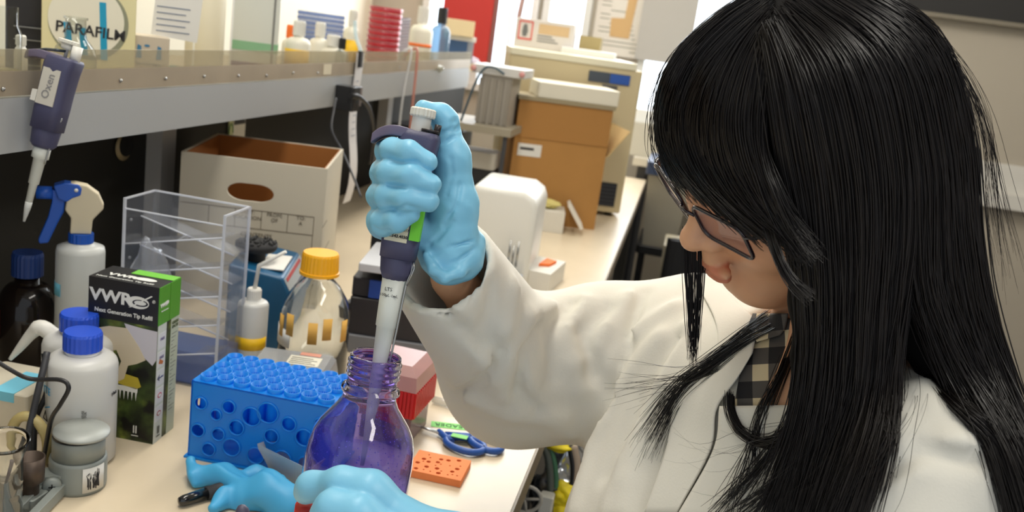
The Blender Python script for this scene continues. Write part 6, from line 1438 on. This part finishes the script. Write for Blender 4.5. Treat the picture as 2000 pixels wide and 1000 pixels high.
# heating unit with fins on a metal shelf, left of incubator
q = atx(955, -.62, BZ); q = np.array((-.60, 2.62, 1.115)); q = ony(955, 243, 2.30); print('psu', q)
t = thing('wall_shelf', 'grey metal side shelf carrying the finned unit', 'shelf', q)
MB().box((-.12, -.06, -.018), (.07, .16, 0)).build('board', mat('shelf_putty', (150, 142, 124), .5), t)
for x, y in ((-.11, -.05), (.05, -.05), (-.11, .14), (.05, .14)): MB().box((x, y, BZ-q[2]), (x+.01, y+.01, -.018)).build('leg', DGREY, t)
t = thing('power_supply', 'grey finned power supply with a pale top on the side shelf', 'power supply', q)
HF = ony(955, 145, 2.30)[2]-q[2]
MB().box((-.035, 0, 0), (.045, .12, HF)).build('housing', mat('psu_grey', (168, 160, 148), .5), t)
for k in range(5): MB().box((-.037+k*.018, -.006, .004), (-.028+k*.018, .0, HF-.01)).build('fin', mat('psu_fin', (150, 142, 130), .4, .3), t)
MB().rbox((-.06, -.01, HF), (.075, .13, HF+.022), .005).build('top_cover', mat('psu_top', (206, 204, 200), .5), t)
for x in (-.055, .07): MB().lathe([(0, 0), (.007, 0), (.007, .006), (0, .006)], 12, T(x, -.011, HF+.011) @ R(PI/2, 'X')).build('pink_plug', mat('pink_plug', (214, 150, 146), .5), t)
t2 = thing('cable', 'dark cable arching over the finned power supply', 'cable', q); MB().tube(smooth_path([ony(895, 250, 2.28), ony(925, 170, 2.28), ony(945, 135, 2.28), ony(965, 132, 2.28), ony(985, 145, 2.28)]), .003, 8).build('cord', mat('cord_slate', (60, 80, 92), .5), t2, world=True)
rg = np.random.default_rng(9); c_ = ony(990, 205, 2.57); mb = MB()
for k in range(26): mb.tube(smooth_path([c_+rg.normal(0, .015, 3)*np.array((1, .6, 2)) for _ in range(5)], 5), .0022, 5)
o = mb.build('wire_tangle', mat('grey_wire', (110, 116, 118), .4), None); tagit(o, 'tangle of grey and black wires beside the incubator', 'wires', kind='stuff')
q = onz(940, 405, BZ); q = np.array((-.50, 2.16, BZ)); t = thing('instrument_case', 'low dark case with pale bundles on top beyond the raised glove', 'case', ony(935, 330, 2.35)*np.array((1, 1, 0))+np.array((0, 0, BZ)))
hz = ony(935, 330, 2.35)[2]-BZ; MB().rbox((-.13, 0, 0), (.04, .10, hz), .006).build('case', mat('case_dark', (34, 36, 40), .5), t); MB().rbox((-.06, .001, hz), (.038, .09, hz+.045), .012).build('paper_stack', mat('paper_stack', (196, 192, 182), .8), t)
t = thing('dark_cabinet', 'dark equipment cabinet under the end of the shelf', 'cabinet', (-.74, 2.62, BZ)); MB().rbox((-.10, 0, 0), (.10, .2, .18), .005).build('cabinet', mat('cab_black', (30, 30, 32), .6), t)
for z in (.05, .10, .15): MB().box((-.09, -.003, z), (.09, .001, z+.012)).build('drawer_front', DGREY, t)

# ================================================================ the window wall
a, b = ony(1168, 0, 4.19), ony(1262, 118, 4.19); t = thing('notice_sheet', 'white printed notice sheet with tan tape beside the window', 'paper', (a[0], 4.198, b[2])); ww, hh = b[0]-a[0], 1.9-b[2]
MB().box((0, -.008, 0), (ww, 0, hh)).build('sheet', mat('notice_paper', (206, 200, 190), .8), t)
u = ww/94
decal([(u*28, u*30), (u*60, u*30), (u*66, u*118), (u*30, u*118), (u*30, u*106), (u*50, u*106), (u*48, u*62), (u*26, u*60)], T(0, -.009, 0) @ FRONT, mat('tan_tape', (190, 156, 108), .8), t, 'tape')
for k in range(16): decal(rect(u*(8 if k % 3 else 64), u*(8+k*7), u*(24 if k > 5 else 80-k*3), u*(9.5+k*7)), T(0, -.0085, 0) @ FRONT, MATS['grey_print'], t, 'printed_line')
a, b = ony(1262, 0, 4.15), ony(1335, 122, 4.15); c_ = ony(1262, 118, 4.15); t = thing('grey_panel', 'plain grey hanging panel between the notice and the window', 'panel', (a[0]-.01, 4.17, c_[2])); MB().box((0, -.02, 0), (b[0]-a[0]+.03, 0, .6)).build('panel', mat('panel_grey', (166, 162, 156), .7), t)
# equipment on the far right table
t = thing('side_table', 'pale side table below the window carrying white equipment', 'table', (.25, 3.8, 0)); zt2 = ony(1300, 300, 3.7)[2]; print('side', zt2)
zt2 = .98; MB().box((-.42, -.20, zt2-.03), (.55, .35, zt2)).build('table_top', mat('side_top', (196, 190, 176), .5), t)
for x in (-.40, .50):
    for y in (-.17, .30): MB().box((x, y, 0), (x+.035, y+.035, zt2-.03)).build('leg', DGREY, t)
q = ony(1262, 330, 3.66); t = thing('white_printer', 'white printer-like instrument on the side table by the window', 'instrument', (q[0], 3.66, zt2)); h2 = ony(1262, 215, 3.66)[2]-zt2; print('pr', q, h2)
MB().rbox((-.10, 0, 0), (.22, .25, max(h2*.72, .05)), .02).build('lower_body', mat('printer_grey', (186, 182, 170), .5), t); MB().rbox((-.09, .02, max(h2*.72, .05)), (.22, .24, max(h2, .08)), .02).build('upper_body', mat('printer_white', (226, 228, 228), .4), t)
a, b = ony(1243, 475, 3.2), ony(1350, 300, 3.2); t = thing('storage_bin', 'grey plastic bin with a dark blue lid beyond the bench', 'bin', (a[0], 3.2, a[2])); wb_ = b[0]-a[0]; hb_ = ony(1243, 310, 3.2)[2]-a[2]; print('bin', a, wb_, hb_)
vs = [(.02, 0, 0), (wb_-.0, 0, 0), (wb_, .25, 0), (.02, .25, 0), (0, -.01, hb_*.85), (wb_+.02, -.01, hb_*.85), (wb_+.02, .26, hb_*.85), (0, .26, hb_*.85)]
MB().add(vs, [(0, 3, 2, 1), (4, 5, 6, 7), (0, 1, 5, 4), (1, 2, 6, 5), (2, 3, 7, 6), (3, 0, 4, 7)]).build('tub', mat('bin_grey', (140, 134, 120), .6), t); MB().rbox((-.01, -.02, hb_*.85), (wb_+.03, .27, hb_), .01).build('lid', mat('lid_navy', (42, 56, 86), .5), t)
zb = a[2]; t = thing('bin_stand', 'black trolley under the grey bin beyond the bench', 'trolley', (max(a[0], -.08)+.1, 3.3, 0)); MB().rbox((-.11, -.12, zb-.03), (.3, .2, zb), .01).build('shelf_board', BLACK, t)
for x in (-.10, .26):
    for y in (-.1, .16): MB().box((x, y, 0), (x+.02, y+.02, zb-.03)).build('leg', BLACK, t)
a = ony(1290, 515, 2.9); t = thing('beige_case', 'beige case low beyond the bench, under the grey bin', 'case', (a[0], 2.9, 0)); hh = ony(1290, 478, 2.9)[2]; MB().rbox((0, 0, 0), (.25, .2, hh), .01).build('case', mat('beige_case', (150, 142, 122), .6), t)
# office chairs beside the bench
for k, (px, py, y, lb) in enumerate(((1270, 470, 2.45, 'black padded chair standing against the bench, the farther one'), (1215, 560, 1.88, 'black padded chair tucked by the bench, the nearer one'))):
    a = ony(px, py, y); t = thing('office_chair', lb, 'chair', (max(a[0], .06)+.14, y+.1, 0), .1*k)
    MB().rbox((-.20, -.20, .44), (.20, .20, .50), .05).build('seat', mat('chair_black', (20, 20, 22), .8), t); MB().rbox((-.19, .16, .55), (.19, .20, min(a[2]+.05, .86)), .03).build('backrest', mat('chair_black', (20, 20, 22), .8), t)
    MB().box((-.02, .17, .44), (.02, .19, .6)).build('back_support', BLACK, t); MB().lathe([(0, .08), (.025, .08), (.025, .44), (0, .44)], 16).build('column', DGREY, t)
    for j in range(5): a_ = j*2*PI/5; MB().tube([(0, 0, .09), (.24*math.cos(a_), .24*math.sin(a_), .05)], [.02, .012], 8).build('leg', BLACK, t)
    for j in range(5): a_ = j*2*PI/5; MB().lathe([(0, -.01), (.024, -.01), (.024, .01), (0, .01)], 14, T(.24*math.cos(a_), .24*math.sin(a_), .024) @ R(PI/2, 'X')).build('caster', BLACK, t)
# under the bench edge: tubes, foil and yellow lumps before a black trolley, added to keep the void dark
t = thing('trolley', 'black low trolley added beside the bench to darken the void behind tubing and foil', 'trolley', (.02, 1.45, 0)); 
MB().rbox((-.125, -.25, .50), (.22, .30, .53), .01).build('shelf_board', mat('void_black', (18, 18, 20), .7), t)
for x in (-.115, .20):
    for y in (-.24, .28): MB().box((x, y, 0), (x+.02, y+.02, .50)).build('leg', BLACK, t)
MB().rbox((-.125, .28, .53), (.22, .30, .80), .005).build('back_panel', mat('void_black', (18, 18, 20), .7), t)
FOIL = mat('aluminium_foil', (200, 206, 216), .22, 1)
q = P(1098, 925, 1.42); crumple('foil_wrap', 'crumpled aluminium foil lump beside the bench edge', 'foil', (q[0], q[1], q[2]-.06), (.05, .06, .13), FOIL, 14, amp=.5)
q = P(1078, 980, 1.38); crumple('foil_wrap', 'second crumpled aluminium foil lump low by the bench edge', 'foil', (q[0], q[1], q[2]-.05), (.06, .06, .09), FOIL, 15, amp=.5)
for k, (x, y, w_, h_) in enumerate(((1108, 980, .05, .05), (1094, 968, .03, .03), (1098, 995, .04, .03), (1090, 868, .045, .02))):
    q = P(x, y, 1.34); crumple('yellow_cloth', ('largest yellow cloth lump low beside the bench', 'small yellow lump left of the large yellow lump', 'yellow lump lowest beside the bench edge', 'yellow flap just below the sleeve beside the bench')[k], 'cloth', (q[0], q[1], q[2]-h_/2), (w_, .04, h_), mat('yellow_cloth', (216, 196, 20), .6), 30+k, amp=.3)
for pts, r_, m_, lb in (([(1062, 862), (1072, 900), (1076, 950), (1074, 1020)], .006, clear('hose_clear', (200, 206, 200), .85, .6, milk=.35, milkrgb=(150, 158, 150)), 'clear hose hanging closest to the bench edge'), ([(1070, 862), (1082, 900), (1086, 945), (1080, 990)], .004, mat('hose_green', (60, 110, 80), .4), 'thin green hose beside the clear hose'),
                        ([(1112, 868), (1120, 910), (1116, 950), (1090, 958), (1078, 955)], .005, BLACK, 'black hose curving under the sleeve'), ([(1120, 870), (1127, 910), (1122, 960), (1112, 1010)], .006, mat('hose_tan', (150, 134, 118), .5), 'tan hose nearest to the white coat')):
    t = thing('hose', lb, 'hose', P(pts[0][0], pts[0][1], 1.33)); MB().tube(smooth_path([P(x, y, 1.33) for x, y in pts], 6), r_, 10).build('tube', m_, t, world=True)
c_ = P(1025, 975, 1.25); t = thing('valve_wheel', 'pale wire wheel below the bench edge', 'valve', c_)
MB().tube([c_+(CX*math.cos(a)+CY*math.sin(a)*.8)*.022 for a in np.linspace(0, 2*PI, 25)[:-1]], .0028, 8, closed=True).build('ring', mat('ring_pale', (180, 176, 168), .4), t, world=True)
for a in (0, 1.6, 3.3, 4.8): MB().tube([c_, c_+(CX*math.cos(a)+CY*math.sin(a)*.8)*.022], .002, 6).build('spoke', MATS['ring_pale'], t, world=True)
q = P(1066, 990, 1.32); t = thing('white_connector', 'white connector block at the lower end of the hoses', 'connector', q); MB().rbox((-.01, -.01, -.03), (.01, .01, .02), .003).build('body', WHITE, t)
# lab stool for the seated person
t = thing('lab_stool', 'round black lab stool under the seated person', 'stool', (.19, .80, 0)); MB().lathe([(0, .43), (.19, .43), (.20, .45), (.20, .478), (.18, .49), (0, .49)], 36).build('seat', BLACK, t); MB().lathe([(0, .05), (.025, .05), (.025, .43), (0, .43)], 16).build('column', STEEL, t)
for j in range(5): a_ = j*2*PI/5+.3; MB().tube([(0, 0, .06), (.27*math.cos(a_), .27*math.sin(a_), .02)], [.022, .014], 8).build('leg', STEEL, t)
